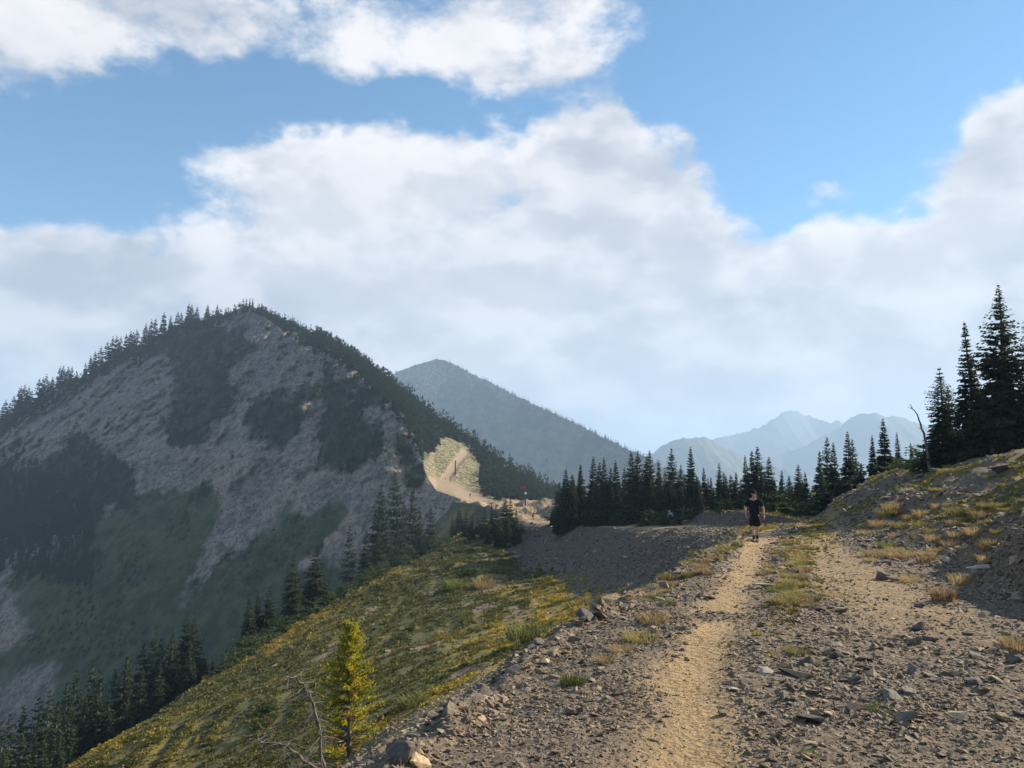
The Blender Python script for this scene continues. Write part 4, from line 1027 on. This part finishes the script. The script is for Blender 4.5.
rock_px(757, 645, 8, 'upright dark stone beside the break in the trail', k=5, mat=M_darkrock)
rock_px(648, 678, 8, 'lone dark stone left of the light trail', k=0, mat=M_darkrock)
rock_px(828, 715, 17, 'ochre stone in the coarse rubble at the bottom right', k=3, mat=M_tan)
rock_px(812, 722, 24, 'dark slab beside the ochre stone in the bottom right rubble', k=1, mat=M_darkrock)
rock_px(892, 700, 22, 'flat grey slab right of the green plant in the rubble', k=3)
rock_px(905, 722, 26, 'large brown slab below the green plant in the rubble', k=1)
rock_px(954, 717, 20, 'flat ochre slab lying at the right of the rubble', k=3, mat=M_tan, zs=.6)
rock_px(1014, 662, 18, 'square grey rock at the right edge of the view', k=5)
rock_px(767, 587, 18, 'flat pale stone lying across the grass strip', k=6, mat=M_pale, rz=.1, tilt=.05, zs=.5)
rock_px(765, 673, 16, 'flat light stone right of the trail in the foreground', k=3, mat=M_pale, zs=.6)
rock_px(733, 690, 13, 'pale stone embedded on the right side of the trail', k=3, mat=M_pale, zs=.5)
rock_px(705, 533, 6, 'small pale rock at the edge of the lower road', k=2, mat=M_pale)
rock_px(625, 558, 7, 'pale stone standing out high on the dark bank', k=2, mat=M_pale)
rock_px(497, 506, 4, 'small pale boulder beside the dirt road at the saddle', k=5, mat=M_pale)
def scatter_rocks(n, weight, smin, smax, label, group, dark_=False):
    x, y, zz, rr, c_ = sample(n, weight)
    for a, b_ in zip(x, y):
        s_ = rng.uniform(smin, smax)*b_/FOC*(1 if b_ < 60 else .9)
        rock(a, b_, s_, label, group, tilt=.35, mat=M_darkrock if rng.random() < .25 else None)
scatter_rocks(44, invd2*np.exp(-((S-4.97)/.14)**2)*(GY < 22), 9, 19, 'angular grey rock on the crumbling lip of the ridge left of the trail', 'angular rocks along the ridge lip')
scatter_rocks(46, hillR*(GY > 11)*(GY < 44)*(ppx > 860)/np.maximum(GY, 5)**1.5, 7, 17, 'weathered rock jutting out of the right-hand hillside', 'rocks in the right hillside')
scatter_rocks(40, invd2*np.exp(-((S-7.75)/.3)**2)*(GY < 8.5), 10, 20, 'angular rubble block lying right of the trail in the foreground', 'rubble blocks right of the trail')

# ================================================================ grasses and low plants
def blade_clump(seed, n, h, spread, lean, wd):
    """(V, F) triangles of upright blades, unit scale"""
    r = np.random.default_rng(seed)
    a = r.uniform(0, 6.28, n); d = spread*np.sqrt(r.random(n)); b = np.stack([np.cos(a)*d, np.sin(a)*d, -.02*np.ones(n)], 1)
    a2 = a+r.normal(0, .8, n); L = h*r.uniform(.5, 1.1, n); ln = lean*r.uniform(.2, 1, n)
    mid = b+np.stack([np.cos(a2)*ln*L*.4, np.sin(a2)*ln*L*.4, L*.6], 1); tip = b+np.stack([np.cos(a2)*ln*L, np.sin(a2)*ln*L, L*(1-.3*ln)], 1)
    s0 = np.stack([-np.sin(a2+r.normal(0, .5, n)), np.cos(a2), 0*a2], 1)*wd
    V = np.stack([b-s0, b+s0, mid+s0*.8, tip, mid-s0*.8], 1).reshape(-1, 3); i = np.arange(n)*5
    F4 = np.stack([i, i+1, i+2, i+4], 1); F3 = np.stack([i+4, i+2, i+3], 1)
    return V, F4, F3
def grass_mat(name, lo, hi, tr=.35):
    m, nt, b = material(name)
    oi = nt.n('ShaderNodeObjectInfo').outputs['Random']; tc = nt.n('ShaderNodeTexCoord').outputs['Object']
    n = nt.noise(tc, 9., 3)
    c = nt.mix(nt.ramp(nt.math('ADD', nt.math('MULTIPLY', n, .75), nt.math('MULTIPLY', oi, .3)), .3, .75), lo, hi)
    nt.l.new(c, b.inputs['Base Color'])
    t = nt.n('ShaderNodeBsdfTranslucent', ins={'Color': c}); mx = nt.n('ShaderNodeMixShader', ins={0: tr, 1: b.outputs[0], 2: t.outputs[0]})
    nt.l.new(mx.outputs[0], [q for q in m.node_tree.nodes if q.type == 'OUTPUT_MATERIAL'][0].inputs['Surface']); return m
M_gy = grass_mat('yellow_green_grass', (.20, .185, .06), (.37, .31, .11)); M_gs = grass_mat('straw_grass', (.30, .22, .10), (.52, .40, .20)); M_gg = grass_mat('green_grass', (.09, .115, .035), (.20, .21, .065)); M_gr = grass_mat('reddish_plant', (.24, .155, .085), (.38, .27, .155))
def tuft_mesh(seed, mat, n=150, h=1., spread=.5, lean=.9, wd=.012):
    V, F4, F3 = blade_clump(seed, n, h, spread, lean, wd); return mesh_np('grass_tuft', V, [F3, F4], mat, smooth=False, link=False)
TG = {'y': [tuft_mesh(601+i, M_gy, 230, 1, .75, 1.0, .018) for i in range(3)], 's': [tuft_mesh(611+i, M_gs, 200, 1, .7, .9, .016) for i in range(3)],
      'g': [tuft_mesh(621+i, M_gg, 230, .9, .7, .8, .022) for i in range(3)], 'r': [tuft_mesh(631+i, M_gr, 150, 1, .6, 1., .03) for i in range(3)]}
def tuft(px, py, wpx, kind, label=None, group=None, zs=1., name='grass_tuft'):
    h_ = hit(px, py, 'n')
    if h_ is None: return
    s_ = wpx*h_.y/FOC/1.7
    o = bpy.data.objects.new(name, pick(TG[kind])); COL.objects.link(o); o.location = (h_.x, h_.y, gz(h_.x, h_.y)-.01); o.scale = (s_, s_, s_*zs); o.rotation_euler = (0, 0, rng.uniform(0, 6.28))
    tag(o, label or 'tuft of grass', 'grass', group)
tuft(573, 684, 28, 'g', 'bright green grass tuft alone in the gravel left of the trail', zs=.9)
tuft(640, 641, 36, 'y', 'yellow-green tuft in the straw grass patch left of the trail', zs=.6)
tuft(655, 622, 34, 's', 'straw tuft above the yellow-green one left of the trail', zs=.7)
tuft(622, 652, 26, 's', 'small straw tuft at the lower end of the patch left of the trail', zs=.7)
tuft(667, 604, 20, 'g', 'green tuft between the straw patch and the brush left of the trail', zs=.5)
tuft(605, 662, 22, 's', 'thin dry tuft closest to the lip left of the trail', zs=.7)
tuft(797, 653, 26, 'y', 'yellow-green tuft near the lower end of the grass strip', zs=.6)
tuft(785, 604, 30, 'y', 'yellow-green tuft above the two dark stones in the grass strip', zs=.7)
tuft(882, 709, 34, 'g', 'low green leafy plant in the bottom right rubble', zs=.35, name='leafy_plant')
tuft(810, 754, 22, 'g', 'small green plant at the bottom edge right of the trail', zs=.4, name='leafy_plant')
tuft(943, 600, 30, 'r', 'reddish straw shrublet with seed heads at the foot of the right bank', zs=1.1, name='dry_shrublet')
tuft(961, 584, 22, 's', 'dry shrublet standing against the shade of the right bank', zs=1.1, name='dry_shrublet')
tuft(911, 582, 24, 's', 'pale dry tuft between the boulder and the right bank', zs=.7)
tuft(1016, 650, 34, 'r', 'rusty dry shrub at the right edge of the view', zs=.8, name='dry_shrublet')
tuft(1016, 646, 26, 'g', 'green shrub behind the rusty one at the right edge', zs=.9, name='leafy_plant')
tuft(888, 548, 22, 'g', 'dark green shrublet among the dry plants at the right bank foot', zs=.7, name='leafy_plant')
tuft(902, 527, 22, 'y', 'bright yellow-green tuft low on the right hillside', zs=.6)
tuft(705, 574, 22, 'r', 'russet shrublet on the lip left of the walker', zs=.6, name='dry_shrublet')
for k in range(34): tuft(rng.normal(793, 14), 540+k*2.0+rng.uniform(-2, 2), 13+.35*k, pick(['y', 's', 's', 'g', 'y', 'r']), 'yellow-green tuft in the grass strip between the two wheel tracks', 'tufts in the grass strip between the wheel tracks', .5)
for k in range(34):
    t_ = rng.random(); tuft(np.interp(t_, [0, 1], [738, 640])+rng.normal(0, 7), np.interp(t_, [0, 1], [543, 600])+rng.uniform(-4, 4), rng.uniform(10, 20), pick(['y', 's', 'r', 's', 'g']), 'grass tuft in the fringe along the left side of the trail near the walker', 'tufts in the fringe left of the trail', .6)
for k in range(44): tuft(rng.uniform(850, 1000), rng.uniform(505, 565), rng.uniform(12, 24), pick(['s', 's', 'r', 'y']), 'dry straw-coloured plant on the lower right hillside', 'dry plants on the right hillside', .8, name='dry_shrublet')
for k in range(16): tuft(rng.uniform(930, 1024), rng.uniform(465, 530), rng.uniform(10, 22), 'y', 'yellow cushion of grass high on the right hillside', 'grass cushions on the right hillside', .35)
tuft(530, 640, 50, 'g', 'straggly green bush with bare twigs on the slope above the yellow band', zs=.7, name='willow_bush')
tuft(413, 705, 34, 'g', 'dark green bush on the slope right of the yellow sapling', zs=.6, name='willow_bush')
tuft(455, 590, 26, 'g', 'green bush on the slope beneath the upper bank', zs=.9, name='willow_bush')
tuft(485, 588, 24, 's', 'dry bush right of the green bush beneath the upper bank', zs=.9, name='dry_shrublet')

# ---- low heath covering the open slope: uncountable
def heath_proto(seed, n=12):
    r = np.random.default_rng(seed); a = r.uniform(0, 6.28, n); d = .42*np.sqrt(r.random(n))
    base = np.stack([np.cos(a)*d, np.sin(a)*d, .05+.0*d], 1); dr = np.stack([np.cos(a)*.7*d/.42, np.sin(a)*.7*d/.42, np.ones(n)], 1)+r.normal(0, .25, (n, 3)); dr /= np.linalg.norm(dr, axis=1)[:, None]
    sv = np.cross(dr, r.normal(0, 1, (n, 3))); sv /= np.linalg.norm(sv, axis=1)[:, None]
    L = r.uniform(.28, .5, n); base[:, 2] -= .12
    return kites(base, dr, sv, L, L*.42, np.zeros((n, 3)))
HP = [heath_proto(700+i) for i in range(6)]
def heath_mat():
    m, nt, b = material('heath')
    a = nt.n('ShaderNodeSeparateColor', ins={0: nt.n('ShaderNodeAttribute', attribute_name='zones').outputs['Color']})
    olive = nt.mix(a.outputs[1], (.075, .080, .028), (.15, .145, .048)); gold = nt.mix(a.outputs[1], (.25, .185, .035), (.42, .32, .06))
    c = nt.mix(nt.ramp(a.outputs[0], .25, .8), olive, gold)
    c = nt.mix(nt.ramp(a.outputs[2], .94, .98, 0, .6), c, (.17, .10, .06))
    nt.l.new(c, b.inputs['Base Color'])
    t = nt.n('ShaderNodeBsdfTranslucent', ins={'Color': c}); mx = nt.n('ShaderNodeMixShader', ins={0: .25, 1: b.outputs[0], 2: t.outputs[0]})
    nt.l.new(mx.outputs[0], [q for q in m.node_tree.nodes if q.type == 'OUTPUT_MATERIAL'][0].inputs['Surface']); return m
M_heath = heath_mat()
N = 12000 if LOW else 75000
wgt = (vegS*(.10+1.4*sstep(.25, .6, terr))+.02*slopeL*(1-bank))*(GY > 11)*(GY < 150)/np.maximum(GY, 12)**1.05*np.clip(facing, .3, 3)
x, y, zz, rr, c_ = sample(N, wgt)
size = (.05+.0040*y)*np.exp(rng.normal(0, .3, N)); tv = np.clip(tint[rr, c_]+rng.normal(0, .06, N), 0, 1)
g4 = scatter_mesh('slope_heath', HP, np.stack([x, y, zz], 1), size, rotmats(N, .25), np.stack([tv, rng.random(N), rng.random(N)], 1), M_heath)
tag(g4, 'low heath and grass cushions in olive and gold covering the open slope', 'heath', kind='stuff')
N = 5000 if LOW else 14000
wgt = (.55*median+.7*edgeg+.9*vegR*(ppx > 835)+.25*topveg*(GY < 120))*(GY > 7)/np.maximum(GY, 8)**1.3
x, y, zz, rr, c_ = sample(N, wgt)
size = (.03+.0034*y)*np.exp(rng.normal(0, .35, N)); tv = np.clip(.55+rng.normal(0, .25, N), 0, 1)
g5 = scatter_mesh('low_ground_cover', HP, np.stack([x, y, zz], 1), size, rotmats(N, .3), np.stack([tv, .3+.7*rng.random(N), rng.random(N)], 1), M_heath)
tag(g5, 'short dry grass and moss between the wheel tracks and on the right bank', 'ground cover', kind='stuff')
# ================================================================ people and small structures
def skin_arrays(verts, edges, radii, levels=1):
    me = bpy.data.meshes.new('t'); me.from_pydata(verts, edges, []); o = bpy.data.objects.new('t', me); COL.objects.link(o)
    sm = o.modifiers.new('s', 'SKIN'); sm.use_smooth_shade = True; sm.branch_smoothing = .6
    for i, r_ in enumerate(radii):
        d = me.skin_vertices[0].data[i]; d.radius = (r_, r_) if np.isscalar(r_) else tuple(r_); d.use_root = (i == 0)
    if levels: ss = o.modifiers.new('u', 'SUBSURF'); ss.levels = levels; ss.render_levels = levels
    dg = bpy.context.evaluated_depsgraph_get(); dg.update(); ev = o.evaluated_get(dg); m2 = ev.to_mesh()
    V = np.array([v.co[:] for v in m2.vertices]); F = [list(p.vertices) for p in m2.polygons]
    ev.to_mesh_clear(); bpy.data.objects.remove(o); bpy.data.meshes.remove(me); return V, F
def join(parts):
    V = []; F = []; n = 0
    for v, f in parts: V.append(v); F += [[i+n for i in q] for q in f]; n += len(v)
    return np.concatenate(V), F
def poly_obj(name, V, F, mat, parent):
    me = bpy.data.meshes.new(name); me.from_pydata(V.tolist(), [], F); me.materials.append(mat)
    for p in me.polygons: p.use_smooth = True
    me.update(); o = bpy.data.objects.new(name, me); COL.objects.link(o); o.parent = parent; return o
def uvs(c, r_, seg=12, rings=8):
    bm = bmesh.new(); bmesh.ops.create_uvsphere(bm, u_segments=seg, v_segments=rings, radius=1)
    V = np.array([v.co[:] for v in bm.verts])*np.asarray(r_)+np.asarray(c); F = [[v.index for v in f.verts] for f in bm.faces]; bm.free(); return V, F
M_skin = plain('skin', (.46, .27, .19), .55, .1, 5, .35); M_hair = plain('hair', (.05, .035, .025), .7); M_black = plain('black_cloth', (.014, .014, .018), .9, .3, 12, .1)
M_sock = plain('dark_sock', (.015, .015, .017), .95); M_shoe = plain('shoe', (.03, .03, .035), .6); M_sole = plain('sole', (.25, .24, .22), .8); M_glass = plain('dark_lens', (.01, .01, .012), .15, .1, 5, .6)
def hand(wrist, d, palm_n, side):
    """five-fingered relaxed hand hanging along d; side = direction towards the thumb"""
    w_, d, n_, s_ = map(lambda q: np.asarray(q, float), (wrist, d, palm_n, side)); parts = []
    kn = w_+d*.085
    v = [w_, w_+d*.045, kn]; parts.append(skin_arrays([tuple(q) for q in v], [(0, 1), (1, 2)], [(.024, .018), (.038, .016), (.040, .014)], 1))
    for j, (off, L) in enumerate(((.030, .072), (.010, .080), (-.010, .075), (-.029, .058))):
        b0 = w_+d*.06+s_*off*.8; b1 = kn+s_*off; b2 = b1+d*L*.5+n_*.008; b3 = b1+d*L*.8+n_*.026; b4 = b1+d*L*.95+n_*.042
        parts.append(skin_arrays([tuple(q) for q in (b0, b1, b2, b3, b4)], [(0, 1), (1, 2), (2, 3), (3, 4)], [.009, .0095, .009, .0082, .007], 1))
    t0 = w_+d*.02+s_*.015; t1 = w_+d*.045+s_*.042; t2 = w_+d*.075+s_*.052+n_*.012; t3 = w_+d*.10+s_*.050+n_*.024
    parts.append(skin_arrays([tuple(q) for q in (t0, t1, t2, t3)], [(0, 1), (1, 2), (2, 3)], [.013, .0125, .010, .008], 1))
    return parts
def person(loc, rz, label, group, top, bottom, pose='walk', cap=True, detail=True, long_sleeves=False, hat_mat=None):
    root = empty('person', loc, rz); tag(root, label, 'person', group)
    b = .0; J = {}
    # faces -Y; x<0 is the figure's right
    if pose == 'walk':
        J = dict(pel=(0, 0, .93), wai=(0, -.01, 1.06), che=(0, -.03, 1.27), sho=(0, -.02, 1.41), nec=(0, -.04, 1.485), hd0=(0, -.07, 1.555), hd1=(0, -.085, 1.64), hd2=(0, -.075, 1.71),
                 sL=(.17, -.01, 1.42), eL=(.29, .03, 1.15), wL=(.305, -.09, .91), sR=(-.17, -.01, 1.42), eR=(-.30, .03, 1.16), wR=(-.285, -.13, .94),
                 hL=(.09, 0, .90), kL=(.085, .01, .49), aL=(.055, .06, .09), tL=(.065, -.09, .035), hR=(-.09, 0, .90), kR=(-.07, -.17, .50), aR=(-.045, -.21, .085), tR=(-.055, -.36, .045))
    else:
        J = dict(pel=(0, .12, .90), wai=(0, .04, 1.02), che=(0, -.12, 1.18), sho=(0, -.24, 1.27), nec=(0, -.31, 1.32), hd0=(0, -.37, 1.36), hd1=(0, -.42, 1.42), hd2=(0, -.43, 1.49),
                 sL=(.17, -.22, 1.27), eL=(.22, -.32, 1.02), wL=(.17, -.52, .92), sR=(-.17, -.22, 1.27), eR=(-.22, -.32, 1.02), wR=(-.17, -.52, .92),
                 hL=(.09, .12, .87), kL=(.09, -.06, .48), aL=(.08, .10, .09), tL=(.09, -.06, .035), hR=(-.09, .12, .87), kR=(-.09, -.16, .50), aR=(-.08, -.20, .085), tR=(-.09, -.36, .04))
    k = list(J)
    ed = [('pel', 'wai'), ('wai', 'che'), ('che', 'sho'), ('sho', 'nec'), ('nec', 'hd0'), ('hd0', 'hd1'), ('hd1', 'hd2'), ('sho', 'sL'), ('sL', 'eL'), ('eL', 'wL'), ('sho', 'sR'), ('sR', 'eR'), ('eR', 'wR'),
          ('pel', 'hL'), ('hL', 'kL'), ('kL', 'aL'), ('aL', 'tL'), ('pel', 'hR'), ('hR', 'kR'), ('kR', 'aR'), ('aR', 'tR')]
    rad = dict(pel=(.145, .115), wai=(.135, .10), che=(.155, .115), sho=(.11, .085), nec=.058, hd0=(.062, .07), hd1=(.076, .092), hd2=(.062, .078), sL=.062, eL=.043, wL=.028, sR=.062, eR=.043, wR=.028,
               hL=.092, kL=.058, aL=.038, tL=.036, hR=.092, kR=.058, aR=.038, tR=.036)
    parts = [skin_arrays([J[q] for q in k], [(k.index(a), k.index(c)) for a, c in ed], [rad[q] for q in k], 2 if detail else 1)]
    v = lambda q: np.array(J[q])
    def unit(q): return q/np.linalg.norm(q)
    hc = v('hd1')
    if detail:
        for sd_, w_, e_ in ((1, 'wL', 'eL'), (-1, 'wR', 'eR')):
            d = unit(v(w_)-v(e_)); side = unit(np.cross(d, [sd_*1., 0, 0]))*sd_; side = np.array([0, -1, -.2]); side = unit(side-d*np.dot(side, d)); pn_ = unit(np.cross(d, side))*(-1 if np.cross(d, side)[0]*sd_ > 0 else 1)
            parts += hand(v(w_), d, pn_, side)
        parts.append(skin_arrays([tuple(hc+[0, -.075, .02]), tuple(hc+[0, -.105, -.008]), tuple(hc+[0, -.088, -.014])], [(0, 1), (1, 2)], [.009, .013, .010], 1))   # nose
        parts.append(uvs(hc+[0, -.078, -.045], (.024, .012, .008)))                         # lips
        parts.append(uvs(hc+[0, -.070, -.075], (.028, .022, .018)))                         # chin
        for sd_ in (1, -1):
            parts.append(uvs(hc+[sd_*.078, .0, .0], (.010, .018, .030)))                   # ears
            parts.append(uvs(hc+[sd_*.030, -.083, .018], (.013, .008, .009)))              # eyes
    else:
        for w_, e_ in (('wL', 'eL'), ('wR', 'eR')): parts += hand(v(w_), unit(v(w_)-v(e_)), np.array([0, -1., 0]), np.array([-1. if w_ == 'wL' else 1., 0, 0]))
    poly_obj('body', *join(parts), M_skin, root)
    # shirt
    mid = lambda a, c, t: tuple(v(a)*(1-t)+v(c)*t)
    sl = .97 if long_sleeves else .85
    vv = [J['pel'], J['wai'], J['che'], tuple(v('sho')+[0, 0, .035]), J['sL'], mid('sL', 'eL', sl), J['sR'], mid('sR', 'eR', sl)]
    vv[0] = tuple(v('pel')+[0, 0, -.06])
    vs = [(.20, .165), (.185, .155), (.205, .155), (.135, .105), .095, .078, .095, .078]; ee = [(0, 1), (1, 2), (2, 3), (3, 4), (4, 5), (3, 6), (6, 7)]
    if long_sleeves: vv += [J['wL'], J['wR']]; vs += [.036, .036]; ee += [(5, 8), (7, 9)]; vs[5] = vs[7] = .052
    poly_obj('shirt', *skin_arrays(vv, ee, vs, 2), top, root)
    vv = [tuple(v('pel')+[0, 0, .10]), tuple(v('pel')+[0, 0, -.03]), J['hL'], mid('hL', 'kL', .45), mid('hL', 'kL', .98), J['hR'], mid('hR', 'kR', .45), mid('hR', 'kR', .98)]
    poly_obj('shorts', *skin_arrays(vv, [(0, 1), (1, 2), (2, 3), (3, 4), (1, 5), (5, 6), (6, 7)], [(.195, .155), (.19, .155), .13, .128, .125, .13, .128, .125], 2), bottom, root)
    for a_, t_, k_ in (('aL', 'tL', 'kL'), ('aR', 'tR', 'kR')):
        poly_obj('sock', *skin_arrays([mid(k_, a_, .52), mid(k_, a_, .8), tuple(v(a_)+[0, 0, -.045])], [(0, 1), (1, 2)], [.052, .045, .045], 1), M_sock, root)
        ft = [tuple(v(a_)+[0, .045, -.035]), tuple(v(a_)*.6+v(t_)*.4+[0, 0, -.01]), tuple(v(t_)+[0, -.02, .0])]
        sh = poly_obj('shoe', *skin_arrays(ft, [(0, 1), (1, 2)], [(.045, .048), (.048, .045), (.045, .035)], 2), M_shoe, root)
        a0, a2 = np.array(ft[0]), np.array(ft[2]); mb = MB(); zlo = min(a0[2], a2[2])-.045
        V_, F_ = tube_np(np.array([a0+[0, .045, -.038], a0*.5+a2*.5+[0, 0, -.042], a2+[0, -.045, -.034]]), [.034, .048, .036], 10); c0 = V_.mean(0); V_[:, 2] = V_[:, 2]*1; 
        mb.add((V_-c0)*[1, 1, .28]+c0, F_); mb.build('sole', M_sole, sh)
    if cap:
        bm = bmesh.new(); bmesh.ops.create_uvsphere(bm, u_segments=20, v_segments=12, radius=1)
        bmesh.ops.delete(bm, geom=[q for q in bm.verts if q.co.z < -.05], context='VERTS')
        for q in bm.verts: q.co = Vector((q.co.x*.092, q.co.y*.108, q.co.z*.088))+Vector(J['hd1'])+Vector((0, .005, .035))
        r0 = [q for q in bm.verts]
        rim = []
        for i in range(9):
            a = math.pi*(1.18+.64*i/8); rim.append(a)
        c0 = Vector(J['hd1'])+Vector((0, .005, .038)); prev = None
        for a in rim:
            i_ = bm.verts.new(c0+Vector((math.cos(a)*.090, math.sin(a)*.100, 0))); o_ = bm.verts.new(c0+Vector((math.cos(a)*.086, math.sin(a)*.175, -.022)))
            o2 = bm.verts.new(o_.co-Vector((0, 0, .005))); i2 = bm.verts.new(i_.co-Vector((0, 0, .005)))
            if prev:
                bm.faces.new((prev[0], i_, o_, prev[1])); bm.faces.new((prev[1], o_, o2, prev[2])); bm.faces.new((prev[2], o2, i2, prev[3]))
            prev = (i_, o_, o2, i2)
        bm_obj('cap', bm, hat_mat or M_black, root)
    V_, F_ = uvs(hc+np.array([0, .022, .005]), (.085, .088, .075)); keep = [f for f in F_ if np.mean(V_[f][:, 1]) > hc[1]+.02]; 
    poly_obj('hair', V_, keep, M_hair, root)
    if detail:
        mb = MB()
        for sd_ in (1, -1):
            mb.add(*[np.array(q) for q in (uvs(hc+[sd_*.034, -.094, .014], (.030, .008, .019), 8, 6)[0], [[0, 0, 0]])]) if False else None
            V_, F_ = uvs(hc+np.array([sd_*.034, -.096, .014]), (.030, .008, .020), 10, 6)
            mb.V.append(V_); mb.F[3] += [np.array([f])+mb.n for f in F_ if len(f) == 3]; mb.F[4] += [np.array([f])+mb.n for f in F_ if len(f) == 4]; mb.n += len(V_)
            mb.tube(np.array([hc+[sd_*.06, -.092, .02], hc+[sd_*.082, -.04, .018], hc+[sd_*.082, .01, .015]]), .004, 5)
        mb.tube(np.array([hc+[-.012, -.104, .018], hc+[.012, -.104, .018]]), .004, 5)
        mb.build('sunglasses', M_glass, root)
    return root
wp = hit(755.5, 542.3, 'n'); Yw = wp.y
s_w = 1.0
w1 = person((wp.x, Yw, gz(wp.x, Yw)+.0), -.28, 'person in black T-shirt, black shorts and cap walking towards us on the trail, looking down', None, M_black, M_black)
hpx = proj(*[np.array(q) for q in (wp.x, Yw, wp.z+1.79)])[1]; w1.scale = (1.0*(542.3-489)/(542.3-float(hpx)),)*3
M_blue = plain('pale_blue_cloth', (.30, .50, .68), .8); M_navy = plain('dark_cloth', (.03, .032, .045), .9); M_white = plain('white_cloth', (.72, .70, .68), .8); M_rust = plain('rust_cloth', (.28, .09, .07), .85); M_grey = plain('grey_cloth', (.2, .2, .2), .9)
def on_ground(px, Y): x = float(at(px, 500, Y)[0]); return (x, Y, drop(x, Y))
p2 = person(on_ground(672, 86), -1.0, 'person in pale blue top bending forward, half hidden behind the lower road edge', None, M_blue, M_navy, 'bend', True, False, False, M_white)
p3h = hit(533, 520, 'n'); p3 = person((p3h.x, p3h.y, p3h.z-.03), .4, 'distant person in dark clothes on the dirt road at the saddle', None, M_rust, M_navy, 'bend', True, False)
for px, py, hp, lb, tp in ((445.3, 479.5, 5, 'tiny distant person in white on the sunlit knoll road', M_white), (470, 498, 5, 'tiny distant person in dark clothes on the road below the knoll', M_navy), (426, 489.5, 5, 'tiny distant person in a pale top at the left end of the knoll', M_grey)):
    h_ = hit(px, py, 'm'); q = person(tuple(h_), rng.uniform(-1, 1), lb, None, tp, M_navy, 'walk', False, False)

# small structures on the ridge
M_post = plain('weathered_green_post', (.03, .055, .05), .7); M_teal = plain('teal_paint', (.03, .12, .13), .6); M_red = plain('red_paint', (.28, .06, .065), .6); M_wsign = plain('white_paint', (.75, .75, .72), .6)
h_ = hit(455.3, 475.5, 'm'); H = 15.5*h_.y/FOC
root = empty('marker_post', (h_.x, h_.y, h_.z-.2)); tag(root, 'tall dark post with a light cap beside the road on the sunlit knoll', 'post')
mb = MB(); mb.tube(np.array([[0, 0, 0], [0, 0, H*.5], [0, 0, H]]), [.30, .28, .26], 10); mb.build('pole', M_post, root)
mb = MB(); mb.tube(np.array([[0, 0, H], [0, 0, H+.1], [0, 0, H+.25]]), [.28, .30, .12], 10); mb.build('cap', M_wsign, root)
mb = MB(); mb.tube(np.array([[0, 0, 0], [0, 0, .3], [0, 0, .45]]), [.45, .42, .31], 10); mb.build('footing', plain('concrete', (.35, .34, .32), .9), root)
Ys_ = 185.; g0 = on_ground(525.4, Ys_); u_ = Ys_/FOC; ztop = float(at(525, 486.5, Ys_)[2]); H = ztop-g0[2]
root = empty('trail_signpost', g0); tag(root, 'teal signpost with a red board and small white plate at the saddle', 'sign')
mb = MB(); mb.box((0, 0, H/2-.15), (.32, .22, H)); mb.build('post', M_teal, root, False)
mb = MB(); mb.box((-.55, -.14, H-.30), (1.25, .06, .45)); mb.build('red_board', M_red, root, False)
mb = MB(); mb.box((.05, -.15, H-6.5*u_), (.50, .06, .55)); mb.build('white_plate', M_wsign, root, False)
for sz in (H-.18, H-.42):
    mb = MB(); mb.box((-.2, -.118, sz), (.5, .014, .05)); mb.build('bracket', M_post, root, False)
